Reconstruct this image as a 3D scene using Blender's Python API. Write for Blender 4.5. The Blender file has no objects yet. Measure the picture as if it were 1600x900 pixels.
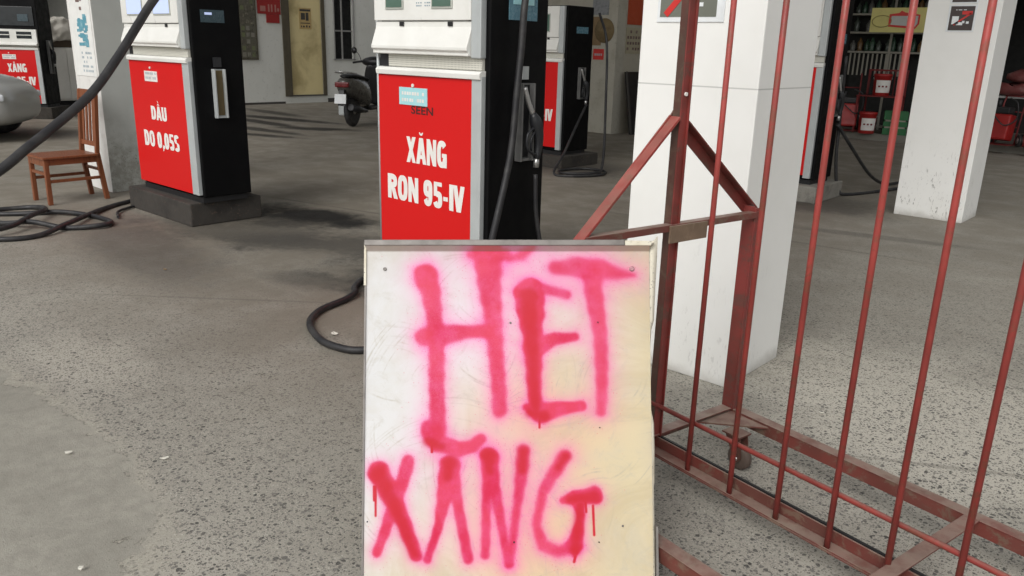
import bpy, bmesh, math, random
from mathutils import Vector, Matrix
from mathutils import noise as mnoise
R = math.radians
random.seed(11)
scn = bpy.context.scene
col = scn.collection
PI = math.pi

# ------------------------------------------------------------------ camera, sky, sun, exposure
cam_d = bpy.data.cameras.new('camera'); cam = bpy.data.objects.new('camera', cam_d); col.objects.link(cam)
cam_d.sensor_width = 36.0; cam_d.lens = 36.0 * 1250.97 / 1600.0
cam_d.clip_start = 0.05; cam_d.clip_end = 2000
RA = Vector((0.73940305, 0.67276905, 0.02578632)); UA = Vector((-0.21214771, 0.19646835, 0.95728446)); FA = Vector((-0.63896517, 0.71328955, -0.28799571))
m = Matrix((RA, UA, -FA)).transposed().to_4x4(); m.translation = Vector((0, 0, 1.5)); cam.matrix_world = m
scn.camera = cam

SUN_EL, SUN_AZ = R(42), R(163)        # high veiled sun behind the photographer's right shoulder
w = bpy.data.worlds.new('World'); scn.world = w; w.use_nodes = True
nt = w.node_tree; nt.nodes.clear()
sky = nt.nodes.new('ShaderNodeTexSky'); sky.sky_type = 'NISHITA'; sky.sun_disc = False
sky.sun_elevation = SUN_EL; sky.sun_rotation = SUN_AZ; sky.air_density = 1.0; sky.dust_density = 4.0; sky.ozone_density = 1.0
hs = nt.nodes.new('ShaderNodeHueSaturation'); hs.inputs['Saturation'].default_value = 0.16
bg = nt.nodes.new('ShaderNodeBackground'); bg.inputs['Strength'].default_value = 0.145
wo = nt.nodes.new('ShaderNodeOutputWorld')
nt.links.new(sky.outputs[0], hs.inputs['Color']); nt.links.new(hs.outputs[0], bg.inputs[0]); nt.links.new(bg.outputs[0], wo.inputs[0])
sd = bpy.data.lights.new('sun', 'SUN'); sd.energy = 0.62; sd.angle = R(32); sd.color = (1.0, 0.965, 0.90)
so = bpy.data.objects.new('sun', sd); col.objects.link(so)
sdir = Vector((math.sin(SUN_AZ) * math.cos(SUN_EL), math.cos(SUN_AZ) * math.cos(SUN_EL), math.sin(SUN_EL)))
so.rotation_euler = sdir.to_track_quat('Z', 'Y').to_euler(); so.location = (0, -5, 9)
scn.view_settings.view_transform = 'Standard'; scn.view_settings.look = 'None'
scn.view_settings.gamma = 1; scn.view_settings.use_curve_mapping = False
scn.view_settings.exposure = 0.10
try:
    scn.cycles.use_denoising = True; scn.cycles.max_bounces = 8; scn.cycles.diffuse_bounces = 4
except Exception: pass

# ------------------------------------------------------------------ materials
def newmat(name):
    M = bpy.data.materials.new(name); M.use_nodes = True
    n = M.node_tree; b = n.nodes['Principled BSDF']
    return M, n, b
def N(n, t, **kw):
    x = n.nodes.new(t)
    for k, v in kw.items(): setattr(x, k, v)
    return x
def setin(node, **kw):
    for k, v in kw.items(): node.inputs[k.replace('_', ' ')].default_value = v
def mixc(n, fac, a, b_, blend='MIX'):
    x = N(n, 'ShaderNodeMix', data_type='RGBA', blend_type=blend)
    for idx, v in ((0, fac), (6, a), (7, b_)):
        if isinstance(v, (int, float)): x.inputs[idx].default_value = v
        elif isinstance(v, tuple): x.inputs[idx].default_value = (v[0], v[1], v[2], 1)
        else: n.links.new(v, x.inputs[idx])
    return x.outputs[2]
def math_(n, op, a, b_=None, c=None, clamp=False):
    x = N(n, 'ShaderNodeMath', operation=op); x.use_clamp = clamp
    for i, v in enumerate((a, b_, c)):
        if v is None: continue
        if isinstance(v, (int, float)): x.inputs[i].default_value = v
        else: n.links.new(v, x.inputs[i])
    return x.outputs[0]
def ramp(n, src, lo, hi, a=0.0, b_=1.0):
    x = N(n, 'ShaderNodeMapRange'); x.interpolation_type = 'SMOOTHSTEP'
    n.links.new(src, x.inputs[0]); x.inputs[1].default_value = lo; x.inputs[2].default_value = hi
    x.inputs[3].default_value = a; x.inputs[4].default_value = b_
    return x.outputs[0]
def noise(n, vec, scale, detail=4, rough=0.55, dist=0.0):
    x = N(n, 'ShaderNodeTexNoise'); setin(x, Scale=scale, Detail=detail, Roughness=rough, Distortion=dist)
    if vec is not None: n.links.new(vec, x.inputs['Vector'])
    return x.outputs['Fac']
def pos(n): return N(n, 'ShaderNodeNewGeometry').outputs['Position']
def objc(n): return N(n, 'ShaderNodeTexCoord').outputs['Object']
def sepz(n, vec):
    s = N(n, 'ShaderNodeSeparateXYZ'); n.links.new(vec, s.inputs[0]); return s.outputs
def bump(n, b, h, strength=0.3, dist=0.002):
    x = N(n, 'ShaderNodeBump'); setin(x, Strength=strength, Distance=dist)
    n.links.new(h, x.inputs['Height']); n.links.new(x.outputs[0], b.inputs['Normal'])

def mat(name, c, rough=0.5, metal=0.0, c2=None, scale=6.0, amt=0.5, fine=None, bmp=0.0, spec=None, coat=0.0, stretch=None, detail=5, even=False):
    """base colour wandering between c and c2 with worn patches"""
    M, n, b = newmat(name)
    setin(b, Roughness=rough, Metallic=metal)
    if spec is not None: b.inputs['Specular IOR Level'].default_value = spec
    if coat: b.inputs['Coat Weight'].default_value = coat
    v = objc(n)
    if stretch:
        mp = N(n, 'ShaderNodeMapping'); mp.inputs['Scale'].default_value = stretch; n.links.new(v, mp.inputs[0]); v = mp.outputs[0]
    if c2 is None: c2 = tuple(x * 0.82 for x in c)
    f = noise(n, v, scale, detail, 0.6, 0.3)
    f = ramp(n, f, 0.5 - 0.5 * (1 - amt) * 0.5, 0.72, 0, amt)
    out = mixc(n, f, c, c2)
    if fine:
        f2 = noise(n, v, scale * 9, 3, 0.7)
        out = mixc(n, ramp(n, f2, 0.58, 0.7, 0, fine[3]), out, fine[:3])
    n.links.new(out, b.inputs['Base Color'])
    if not even:
        rr = noise(n, v, scale * 2.3, 4, 0.6)
        n.links.new(ramp(n, rr, 0.3, 0.7, max(0.02, rough - 0.08), min(1, rough + 0.12)), b.inputs['Roughness'])
    if bmp: bump(n, b, noise(n, v, scale * 6, 4, 0.6), bmp, 0.003)
    return M

M = {}
M['white_metal'] = mat('white_painted_metal', (.80, .80, .76), .35, c2=(.66, .65, .60), scale=3, amt=.5)
M['grey_metal'] = mat('grey_trim_metal', (.50, .53, .53), .38, .2, c2=(.40, .42, .42), scale=5)
M['black_metal'] = mat('black_cabinet_metal', (.0035, .0035, .004), .5, c2=(.007, .0068, .0065), scale=4, amt=.6, spec=.12)
M['black_rubber'] = mat('black_rubber', (.016, .016, .018), .5, c2=(.06, .058, .055), scale=9, amt=.55, bmp=.1)
M['red_label'] = mat('red_label_film', (.64, .010, .010), .36, c2=(.60, .009, .009), scale=1.2, amt=.4, detail=0, even=True, spec=.3)
M['white_letter'] = mat('white_letter_film', (.82, .80, .76), .5, c2=(.70, .66, .62), scale=14, amt=.4)
M['black_letter'] = mat('black_letter_film', (.05, .01, .01), .6)
M['sticker_blue'] = mat('pale_blue_sticker', (.36, .66, .70), .5, c2=(.45, .70, .72), scale=12)
M['sticker_white'] = mat('white_sticker', (.78, .76, .72), .5, c2=(.62, .58, .54), scale=12)
M['lcd'] = mat('lcd_green_glass', (.085, .15, .115), .12, c2=(.10, .17, .13), scale=14)
M['lcd_frame'] = mat('lcd_frame', (.45, .47, .42), .4)
M['dark_glass'] = mat('dark_glass', (.02, .025, .028), .12)
M['blue_display'] = mat('blue_display_film', (.10, .21, .27), .25, c2=(.16, .30, .36), scale=20)
M['blue_display2'] = mat('grey_display_film', (.045, .075, .09), .25)
M['holder_grey'] = mat('dull_holder_metal', (.17, .17, .165), .45, .3, c2=(.09, .09, .088), scale=9)
M['chrome'] = mat('worn_chrome', (.55, .55, .54), .32, .8)
M['dark_plastic'] = mat('dark_plastic', (.022, .023, .026), .4)
M['concrete_base'] = mat('dirty_plinth_concrete', (.045, .040, .034), .85, c2=(.020, .018, .016), scale=5, amt=.8, fine=(.14, .09, .065, .55), bmp=.5)
M['concrete_base_light'] = mat('grey_plinth_concrete', (.25, .24, .21), .85, c2=(.12, .11, .10), scale=7, amt=.7, fine=(.06, .055, .05, .5), bmp=.5)
M['lid_black'] = mat('black_trim', (.012, .012, .013), .5)
M['wood'] = mat('varnished_wood', (.22, .075, .032), .35, c2=(.12, .040, .018), scale=5, amt=.8, stretch=(6, 6, .6))
M['bronze'] = mat('dull_brass', (.16, .12, .06), .4, .5)

def lcd_lit():
    X, n, b = newmat('lit_bluish_display')
    setin(b, Roughness=.2); b.inputs['Base Color'].default_value = (.45, .52, .75, 1)
    b.inputs['Emission Color'].default_value = (.55, .66, 1, 1); b.inputs['Emission Strength'].default_value = .45
    return X
M['lcd_lit'] = lcd_lit()

def pillar_mat(joint=1.0, scuff=.4):
    """white painted tiles: dirt low down, thin joints every 1.36 m are modelled as bump-free lines of the tile grid"""
    X, n, b = newmat('white_pillar_cladding')
    v = objc(n); s = sepz(n, v)
    base = mixc(n, ramp(n, noise(n, v, 2.5, 4), .4, .7, 0, .5), (.86, .86, .83), (.79, .79, .75))
    # scuffs near the foot
    low = ramp(n, s[2], .95, .05, 0, 1)
    mp = N(n, 'ShaderNodeMapping'); mp.inputs['Rotation'].default_value = (0, R(38), 0); mp.inputs['Scale'].default_value = (1, 1, .28); n.links.new(v, mp.inputs[0])
    sc = ramp(n, noise(n, mp.outputs[0], 60, 4, .7, .5), .58, .64)
    sc = math_(n, 'MULTIPLY', sc, low); sc = math_(n, 'MULTIPLY', sc, ramp(n, noise(n, v, 5, 3), .42, .6))
    base = mixc(n, math_(n, 'MULTIPLY', sc, scuff), base, (.27, .26, .24))
    foot = ramp(n, math_(n, 'ADD', s[2], math_(n, 'MULTIPLY', noise(n, v, 9, 4), .12)), .14, .05)
    base = mixc(n, math_(n, 'MULTIPLY', foot, .55), base, (.34, .32, .28))
    # joint line
    j = math_(n, 'ABSOLUTE', math_(n, 'SUBTRACT', s[2], 1.356))
    jm = ramp(n, j, .0022, .0035, 1, 0)
    base = mixc(n, math_(n, 'MULTIPLY', jm, .6 * joint), base, (.35, .35, .33))
    n.links.new(base, b.inputs['Base Color']); setin(b, Roughness=.42)
    bump(n, b, noise(n, v, 14, 3), .08, .003)
    return X
M['pillar'] = pillar_mat(1.0, .22); M['pillar_scuffed'] = pillar_mat(0.0, .95)

def grey_pillar_mat():
    X, n, b = newmat('dirty_grey_pillar')
    v = objc(n); s = sepz(n, v)
    base = mixc(n, ramp(n, noise(n, v, 3, 4), .4, .7, 0, .6), (.52, .54, .51), (.44, .455, .43))
    low = ramp(n, math_(n, 'ADD', s[2], math_(n, 'MULTIPLY', noise(n, v, 4, 5), .7)), 1.2, .5)
    dirt = math_(n, 'MULTIPLY', low, ramp(n, noise(n, v, 13, 6, .75), .38, .6, .35, 1))
    base = mixc(n, math_(n, 'MULTIPLY', dirt, .8), base, (.24, .235, .20))
    base = mixc(n, math_(n, 'MULTIPLY', low, ramp(n, noise(n, v, 40, 3, .7), .62, .68, 0, .6)), base, (.10, .10, .09))
    # only the street-side face is freshly painted white
    g = N(n, 'ShaderNodeTexCoord').outputs['Normal']; gs = sepz(n, g)
    front = ramp(n, gs[1], -.5, -.7, 0, 1)
    wh = mixc(n, ramp(n, noise(n, v, 9, 5), .45, .7, 0, .5), (.72, .71, .68), (.56, .55, .52))
    base = mixc(n, front, base, wh)
    n.links.new(base, b.inputs['Base Color']); setin(b, Roughness=.75)
    bump(n, b, noise(n, v, 25, 4), .2, .003)
    return X
M['grey_pillar'] = grey_pillar_mat()

def ground_mat():
    X, n, b = newmat('washed_aggregate_concrete')
    p = pos(n); s = sepz(n, p)
    wob = N(n, 'ShaderNodeTexNoise'); setin(wob, Scale=45, Detail=2); n.links.new(p, wob.inputs['Vector'])
    va = N(n, 'ShaderNodeVectorMath', operation='SCALE'); n.links.new(wob.outputs['Color'], va.inputs[0]); va.inputs['Scale'].default_value = .014
    pv = N(n, 'ShaderNodeVectorMath', operation='ADD'); n.links.new(p, pv.inputs[0]); n.links.new(va.outputs[0], pv.inputs[1]); pv = pv.outputs[0]
    n1 = noise(n, p, .55, 5, .6, .4); n2 = noise(n, p, 2.3, 6, .65); n3 = noise(n, p, 14, 5, .7); n4 = noise(n, p, 90, 3, .7)
    base = mixc(n, ramp(n, n1, .35, .65), (.42, .398, .345), (.33, .314, .272))
    base = mixc(n, ramp(n, n2, .35, .7, 0, .55), base, (.31, .29, .245))
    base = mixc(n, ramp(n, n3, .35, .7, 0, .4), base, (.46, .44, .38))
    base = mixc(n, ramp(n, n4, .4, .65, 0, .45), base, (.27, .255, .22))
    # where the aggregate is exposed: everywhere near the gate, worn smooth with dirt by the pumps on the left
    def spot(cx, cy, rx, ry, rot, wob=1.5):
        mp = N(n, 'ShaderNodeMapping'); mp.vector_type = 'TEXTURE'
        mp.inputs['Location'].default_value = (cx, cy, 0); mp.inputs['Rotation'].default_value = (0, 0, R(rot)); mp.inputs['Scale'].default_value = (rx, ry, 1)
        n.links.new(p, mp.inputs[0])
        ln = N(n, 'ShaderNodeVectorMath', operation='LENGTH'); n.links.new(mp.outputs[0], ln.inputs[0])
        e = math_(n, 'ADD', ln.outputs['Value'], math_(n, 'MULTIPLY', math_(n, 'SUBTRACT', n2, .5), wob))
        return math_(n, 'ADD', e, math_(n, 'MULTIPLY', math_(n, 'SUBTRACT', n3, .5), .5))
    for (cx, cy, rx, ry, rt, k) in ((-.5, 3.6, 1.7, 1.0, -10, .85), (.3, 2.2, 1.2, .7, -10, .8), (-3.9, 1.3, .6, .3, 0, .45), (-1.5, .7, .9, .5, 0, .35)):
        base = mixc(n, math_(n, 'MULTIPLY', ramp(n, spot(cx, cy, rx, ry, rt), 1.05, .35), k), base, (.56, .53, .455))
    ex = math_(n, 'ADD', math_(n, 'MULTIPLY', s[0], .12), math_(n, 'MULTIPLY', s[1], -.16))
    ex = math_(n, 'ADD', ex, math_(n, 'MULTIPLY', n1, .8))
    expo = ramp(n, ex, -1.3, -.1, .35, 1)
    # the old trowelled patch at the near left covers the stones
    mp = N(n, 'ShaderNodeMapping'); mp.vector_type = 'TEXTURE'; mp.inputs['Location'].default_value = (-3.35, -.05, 0); mp.inputs['Scale'].default_value = (1.5, 1.08, 1); n.links.new(p, mp.inputs[0])
    q_ = sepz(n, mp.outputs[0])
    pe = math_(n, 'ADD', math_(n, 'POWER', math_(n, 'ABSOLUTE', q_[0]), 3.0), math_(n, 'POWER', math_(n, 'ABSOLUTE', q_[1]), 3.0))
    pe = math_(n, 'ADD', pe, math_(n, 'MULTIPLY', math_(n, 'SUBTRACT', n2, .5), 1.3))
    pe = math_(n, 'ADD', pe, math_(n, 'MULTIPLY', math_(n, 'SUBTRACT', n3, .5), .40))
    patch = ramp(n, pe, 1.10, .96)
    expo = math_(n, 'MULTIPLY', expo, math_(n, 'SUBTRACT', 1.0, patch))
    def pebbles(scale, dark, thr, gate, strength, light=(.22, .21, .19)):
        nonlocal base
        vo = N(n, 'ShaderNodeTexVoronoi'); setin(vo, Scale=scale, Randomness=1.0); n.links.new(pv, vo.inputs['Vector'])
        cs = sepz(n, vo.outputs['Color'])
        r = math_(n, 'MULTIPLY', ramp(n, cs[0], gate, 1.0, .45, 1), thr)
        d = math_(n, 'SUBTRACT', r, vo.outputs['Distance'])
        msk = ramp(n, d, -.01, .05)
        msk = math_(n, 'MULTIPLY', msk, ramp(n, cs[0], gate, gate + .02))
        cc = mixc(n, cs[1], dark, light)
        msk = math_(n, 'MULTIPLY', msk, math_(n, 'MULTIPLY', expo, strength))
        base = mixc(n, msk, base, cc)
        return msk
    a = pebbles(58, (.04, .039, .038), .50, .60, .95)
    pebbles(92, (.06, .058, .055), .50, .55, .88)
    pebbles(160, (.08, .076, .07), .54, .48, .85)
    pebbles(140, (.50, .47, .40), .42, .80, .7, (.60, .57, .50))
    # gritty fine grain everywhere
    gr1 = noise(n, p, 230, 2, .8); gr2 = noise(n, p, 75, 3, .8)
    base = mixc(n, ramp(n, gr1, .54, .66, 0, .35), base, (.13, .122, .105))
    base = mixc(n, ramp(n, gr2, .56, .68, 0, .30), base, (.15, .14, .12))
    base = mixc(n, ramp(n, gr1, .42, .32, 0, .28), base, (.56, .53, .46))
    # patch colour and its crumbling rim
    pc = mixc(n, ramp(n, n3, .35, .68), (.37, .355, .305), (.29, .278, .238))
    pc = mixc(n, ramp(n, n2, .42, .62, 0, .45), pc, (.25, .24, .205)); pc = mixc(n, ramp(n, gr1, .5, .66, 0, .35), pc, (.2, .19, .165)); pc = mixc(n, ramp(n, gr2, .6, .7, 0, .5), pc, (.14, .13, .11))
    base = mixc(n, math_(n, 'MULTIPLY', patch, .93), base, pc)
    rim = math_(n, 'MULTIPLY', ramp(n, math_(n, 'ABSOLUTE', math_(n, 'SUBTRACT', pe, 1.09)), .13, .01), math_(n, 'MULTIPLY', ramp(n, gr2, .35, .6, .1, .6), ramp(n, n2, .35, .6, .15, 1)))
    base = mixc(n, rim, base, (.47, .445, .37))
    crack = math_(n, 'MULTIPLY', ramp(n, math_(n, 'ABSOLUTE', math_(n, 'SUBTRACT', pe, 1.0)), .016, .004), ramp(n, n3, .46, .56, 0, .7))
    base = mixc(n, crack, base, (.10, .09, .075))
    # few pale chips
    vo = N(n, 'ShaderNodeTexVoronoi'); setin(vo, Scale=60); n.links.new(pv, vo.inputs['Vector'])
    cs = sepz(n, vo.outputs['Color'])
    ch = math_(n, 'MULTIPLY', ramp(n, vo.outputs['Distance'], .3, .2), ramp(n, cs[2], .93, .95))
    base = mixc(n, math_(n, 'MULTIPLY', ch, .6), base, (.55, .53, .48))
    # brown film of dirt over the drive lane, oil round the pump islands, wheel-drag streaks, one painted pump shadow
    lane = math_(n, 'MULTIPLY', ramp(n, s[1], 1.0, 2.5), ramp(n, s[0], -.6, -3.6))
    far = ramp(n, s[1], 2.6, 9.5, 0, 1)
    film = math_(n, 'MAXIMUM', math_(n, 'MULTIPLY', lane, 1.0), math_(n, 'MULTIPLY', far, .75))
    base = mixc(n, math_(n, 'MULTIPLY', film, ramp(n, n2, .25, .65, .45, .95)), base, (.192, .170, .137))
    def stain_or_shade(cx, cy, rx, ry, rot, k, c=(.055, .050, .044)):
        nonlocal base
        mp = N(n, 'ShaderNodeMapping'); mp.vector_type = 'TEXTURE'
        mp.inputs['Location'].default_value = (cx, cy, 0); mp.inputs['Rotation'].default_value = (0, 0, R(rot)); mp.inputs['Scale'].default_value = (rx, ry, 1)
        n.links.new(p, mp.inputs[0])
        ln = N(n, 'ShaderNodeVectorMath', operation='LENGTH'); n.links.new(mp.outputs[0], ln.inputs[0])
        e = math_(n, 'ADD', ln.outputs['Value'], math_(n, 'MULTIPLY', math_(n, 'SUBTRACT', n2, .5), 1.5))
        e = math_(n, 'ADD', e, math_(n, 'MULTIPLY', math_(n, 'SUBTRACT', n3, .5), .5))
        base = mixc(n, math_(n, 'MULTIPLY', ramp(n, e, 1.05, .35), k), base, c)
        return e
    stain_or_shade(-5.9, 3.3, 1.3, .6, 25, .6, (.045, .040, .033))
    stain_or_shade(-6.0, 3.8, .7, .35, 25, .7, (.02, .018, .015))
    stain_or_shade(-4.9, 3.7, 1.5, .45, 35, .7)
    stain_or_shade(-6.0, 2.5, 1.7, .5, -10, .5)
    stain_or_shade(-4.3, 2.9, .5, .22, 20, .5)
    stain_or_shade(-3.6, 3.4, 1.1, .8, 0, .85, (.03, .027, .023))
    stain_or_shade(-6.6, 8.4, 1.2, .9, 0, .7)
    stain_or_shade(-3.5, 8.4, 1.4, .8, 0, .7)
    stain_or_shade(-2.2, 7.2, 1.0, .12, 15, .4)
    stain_or_shade(-14.6, 4.2, 2.4, .9, 30, .6)
    stain_or_shade(-6.08, 4.08, .85, .40, 16, .98, (.008, .007, .006))  # shadow beside the left pump's plinth, painted into the ground colour
    wet = []
    for a_ in ((-14.4, 9.05, 1.9, .34, 12, 1.0), (-14.0, 8.35, 2.0, .26, -2, .95), (-12.9, 7.6, 1.6, .24, 4, .9), (-12.2, 7.1, 1.2, .22, 20, .9), (-15.8, 9.7, 1.6, .3, -4, .8), (-12.4, 8.5, 1.0, .34, 35, 1.0)):
        wet.append(stain_or_shade(*a_, c=(.032, .029, .024)))
    # tyre / drag streak
    for (cx, cy, rx, ry, rt, k) in ((-5.6, 4.6, 2.2, .03, 12, .5), (-4.2, 2.4, 1.4, .02, 40, .3), (-3.2, 6.4, 2.4, .04, 5, .35), (-.2, 3.4, 1.2, .018, 30, .35)):
        stain_or_shade(cx, cy, rx, ry, rt, k, (.09, .083, .07))
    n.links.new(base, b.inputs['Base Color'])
    rg = ramp(n, n2, .3, .7, .72, .9)
    n.links.new(rg, b.inputs['Roughness']); b.inputs['Specular IOR Level'].default_value = .3
    hgt = math_(n, 'ADD', math_(n, 'MULTIPLY', n4, .6), math_(n, 'MULTIPLY', a, -.5)); hgt = math_(n, 'ADD', hgt, math_(n, 'MULTIPLY', gr1, .5))
    bump(n, b, hgt, .6, .005)
    return X
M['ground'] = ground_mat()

def patch_mat():
    X, n, b = newmat('trowelled_cement_patch')
    p = pos(n)
    n1 = noise(n, p, 1.8, 6, .65, .5); n2 = noise(n, p, 9, 6, .7, .3); n3 = noise(n, p, 70, 3, .7)
    base = mixc(n, ramp(n, n1, .35, .68), (.36, .345, .30), (.29, .278, .24))
    base = mixc(n, ramp(n, n2, .42, .68, 0, .55), base, (.25, .24, .21))
    base = mixc(n, ramp(n, n3, .5, .7, 0, .35), base, (.34, .33, .29))
    vo = N(n, 'ShaderNodeTexVoronoi'); setin(vo, Scale=30); n.links.new(p, vo.inputs['Vector'])
    cs = sepz(n, vo.outputs['Color'])
    base = mixc(n, math_(n, 'MULTIPLY', ramp(n, vo.outputs['Distance'], .22, .12), ramp(n, cs[0], .86, .88, 0, .7)), base, (.09, .085, .075))
    base = mixc(n, math_(n, 'MULTIPLY', ramp(n, vo.outputs['Distance'], .25, .15), ramp(n, cs[1], .965, .97, 0, .8)), base, (.7, .68, .6))
    n.links.new(base, b.inputs['Base Color']); setin(b, Roughness=.85)
    bump(n, b, math_(n, 'ADD', n2, math_(n, 'MULTIPLY', n3, .3)), .4, .006)
    return X
M['patch'] = patch_mat()
M['patch_edge'] = mat('crumbled_cement_edge', (.36, .34, .28), .9, c2=(.22, .21, .18), scale=12, amt=.8, bmp=.6)

def gate_mat(name, c, c2, rust, ramt, dust=.3):
    X, n, b = newmat(name)
    v = objc(n)
    base = mixc(n, ramp(n, noise(n, v, 5, 5, .6), .4, .65), c, c2)
    base = mixc(n, ramp(n, noise(n, v, 3.1, 3, .6), .42, .62, 0, .5), base, tuple(x * .62 for x in c2))
    base = mixc(n, ramp(n, noise(n, v, 14, 6, .75, .6), .50, .62, 0, ramt), base, rust)
    g = N(n, 'ShaderNodeNewGeometry').outputs['Normal']; s = sepz(n, g)
    d = math_(n, 'MULTIPLY', ramp(n, s[2], .2, .9), ramp(n, noise(n, v, 16, 4), .3, .6, .4, 1))
    base = mixc(n, math_(n, 'MULTIPLY', d, dust), base, (.34, .27, .22))
    base = mixc(n, ramp(n, noise(n, v, 120, 2, .6), .66, .72, 0, .4), base, (.12, .05, .03))
    n.links.new(base, b.inputs['Base Color'])
    n.links.new(ramp(n, noise(n, v, 13, 4), .3, .7, .38, .62), b.inputs['Roughness'])
    bump(n, b, noise(n, v, 60, 4), .25, .001)
    return X
M['gate_red'] = gate_mat('red_oxide_paint', (.38, .058, .048), (.29, .048, .040), (.17, .07, .042), .6)
M['gate_dark'] = gate_mat('dark_worn_red_paint', (.24, .040, .034), (.16, .036, .028), (.09, .06, .045), .6, .35)
M['gate_dusty'] = gate_mat('dusty_red_paint', (.18, .042, .033), (.14, .050, .038), (.16, .105, .075), .85, .6)
M['gate_brown'] = gate_mat('bare_brown_steel', (.085, .055, .04), (.12, .04, .03), (.13, .09, .06), .5, .5)

# ------------------------------------------------------------------ geometry helpers
class MB:
    def __init__(s): s.bm = bmesh.new(); s.mi = 0
    def _mi(s, faces):
        for f in faces: f.material_index = s.mi
    def box(s, c, d, rot=None, bev=0.0, seg=2):
        r = bmesh.ops.create_cube(s.bm, size=1.0)
        vs = r['verts']
        bmesh.ops.scale(s.bm, vec=Vector(d), verts=vs)
        if bev > 0:
            es = list({e for v in vs for e in v.link_edges})
            rb = bmesh.ops.bevel(s.bm, geom=es, offset=bev, segments=seg, affect='EDGES', profile=.6)
            vs = list({v for f in rb['faces'] for v in f.verts} | {v for v in vs if v.is_valid})
            # collect whole island
            st = [vs[0]]; seen = {vs[0]}
            while st:
                v = st.pop()
                for e in v.link_edges:
                    o = e.other_vert(v)
                    if o not in seen: seen.add(o); st.append(o)
            vs = list(seen)
        M4 = Matrix.Translation(Vector(c)) @ (rot.to_4x4() if rot is not None else Matrix.Identity(4))
        bmesh.ops.transform(s.bm, matrix=M4, verts=vs)
        s._mi({f for v in vs for f in v.link_faces})
        return s
    def span(s, x0, x1, y0, y1, z0, z1, bev=0.0):
        return s.box(((x0 + x1) / 2, (y0 + y1) / 2, (z0 + z1) / 2), (abs(x1 - x0), abs(y1 - y0), abs(z1 - z0)), bev=bev)
    def bar(s, p0, p1, a, b_, up=(0, 0, 1), bev=0.0):
        """box of section a (sideways) x b_ (along up) from p0 to p1"""
        p0 = Vector(p0); p1 = Vector(p1); d = p1 - p0; L = d.length; z = d.normalized()
        y = Vector(up); y = (y - z * y.dot(z))
        if y.length < 1e-5: y = Vector((0, 1, 0)) - z * z.y
        y.normalize(); x = y.cross(z)
        rot = Matrix((x, y, z)).transposed()
        return s.box((p0 + p1) / 2, (a, b_, L), rot, bev)
    def tube(s, pts, r, seg=10, cap=True):
        pts = [Vector(p) for p in pts]; rs = r if isinstance(r, (list, tuple)) else [r] * len(pts)
        rings = []; ref = Vector((0, 0, 1))
        t0 = (pts[1] - pts[0]).normalized()
        if abs(t0.dot(ref)) > .95: ref = Vector((1, 0, 0))
        nrm = (ref - t0 * ref.dot(t0)).normalized()
        for i, p in enumerate(pts):
            t = (pts[min(i + 1, len(pts) - 1)] - pts[max(i - 1, 0)]).normalized()
            nrm = (nrm - t * nrm.dot(t)).normalized(); bi = t.cross(nrm)
            rings.append([s.bm.verts.new(p + (nrm * math.cos(a) + bi * math.sin(a)) * rs[i]) for a in (2 * PI * k / seg for k in range(seg))])
        for a, b_ in zip(rings, rings[1:]):
            for k in range(seg):
                f = s.bm.faces.new((a[k], a[(k + 1) % seg], b_[(k + 1) % seg], b_[k])); f.smooth = True; f.material_index = s.mi
        if cap:
            for rg in (rings[0][::-1], rings[-1]):
                f = s.bm.faces.new(rg); f.material_index = s.mi
        return s
    def cyl(s, p0, p1, r, seg=20, r2=None): return s.tube([p0, p1], [r, r if r2 is None else r2], seg)
    def lathe(s, prof, c=(0, 0, 0), axis='z', seg=28, rot=None):
        rings = []
        c = Vector(c)
        for (r, h) in prof:
            rg = []
            for k in range(seg):
                a = 2 * PI * k / seg
                v = Vector((r * math.cos(a), r * math.sin(a), h))
                if axis == 'y': v = Vector((v.x, v.z, v.y))
                if axis == 'x': v = Vector((v.z, v.x, v.y))
                if rot is not None: v = rot @ v
                rg.append(s.bm.verts.new(c + v))
            rings.append(rg)
        for a, b_ in zip(rings, rings[1:]):
            for k in range(seg):
                f = s.bm.faces.new((a[k], a[(k + 1) % seg], b_[(k + 1) % seg], b_[k])); f.smooth = True; f.material_index = s.mi
        for rg in (rings[0][::-1], rings[-1]):
            if (rg[0].co - rg[len(rg) // 2].co).length > 1e-4:
                f = s.bm.faces.new(rg); f.material_index = s.mi
        return s
    def prism(s, poly, x0, x1, axis='x'):
        """poly of (a,b) extruded along axis; x: (y,z)  y: (x,z)  z: (x,y)"""
        def P(t, a, b_): return {'x': (t, a, b_), 'y': (a, t, b_), 'z': (a, b_, t)}[axis]
        A = [s.bm.verts.new(P(x0, *q)) for q in poly]; B = [s.bm.verts.new(P(x1, *q)) for q in poly]
        fs = [s.bm.faces.new(A[::-1]), s.bm.faces.new(B)]
        k = len(poly)
        for i in range(k): fs.append(s.bm.faces.new((A[i], A[(i + 1) % k], B[(i + 1) % k], B[i])))
        s._mi(fs)
        return s
    def loft(s, sections, closed_ring=True, cap=True):
        rings = [[s.bm.verts.new(Vector(p)) for p in sec] for sec in sections]
        k = len(rings[0])
        for a, b_ in zip(rings, rings[1:]):
            for i in range(k if closed_ring else k - 1):
                f = s.bm.faces.new((a[i], a[(i + 1) % k], b_[(i + 1) % k], b_[i])); f.smooth = True; f.material_index = s.mi
        if cap:
            for rg in (rings[0][::-1], rings[-1]):
                f = s.bm.faces.new(rg); f.material_index = s.mi; f.smooth = True
        return s
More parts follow.
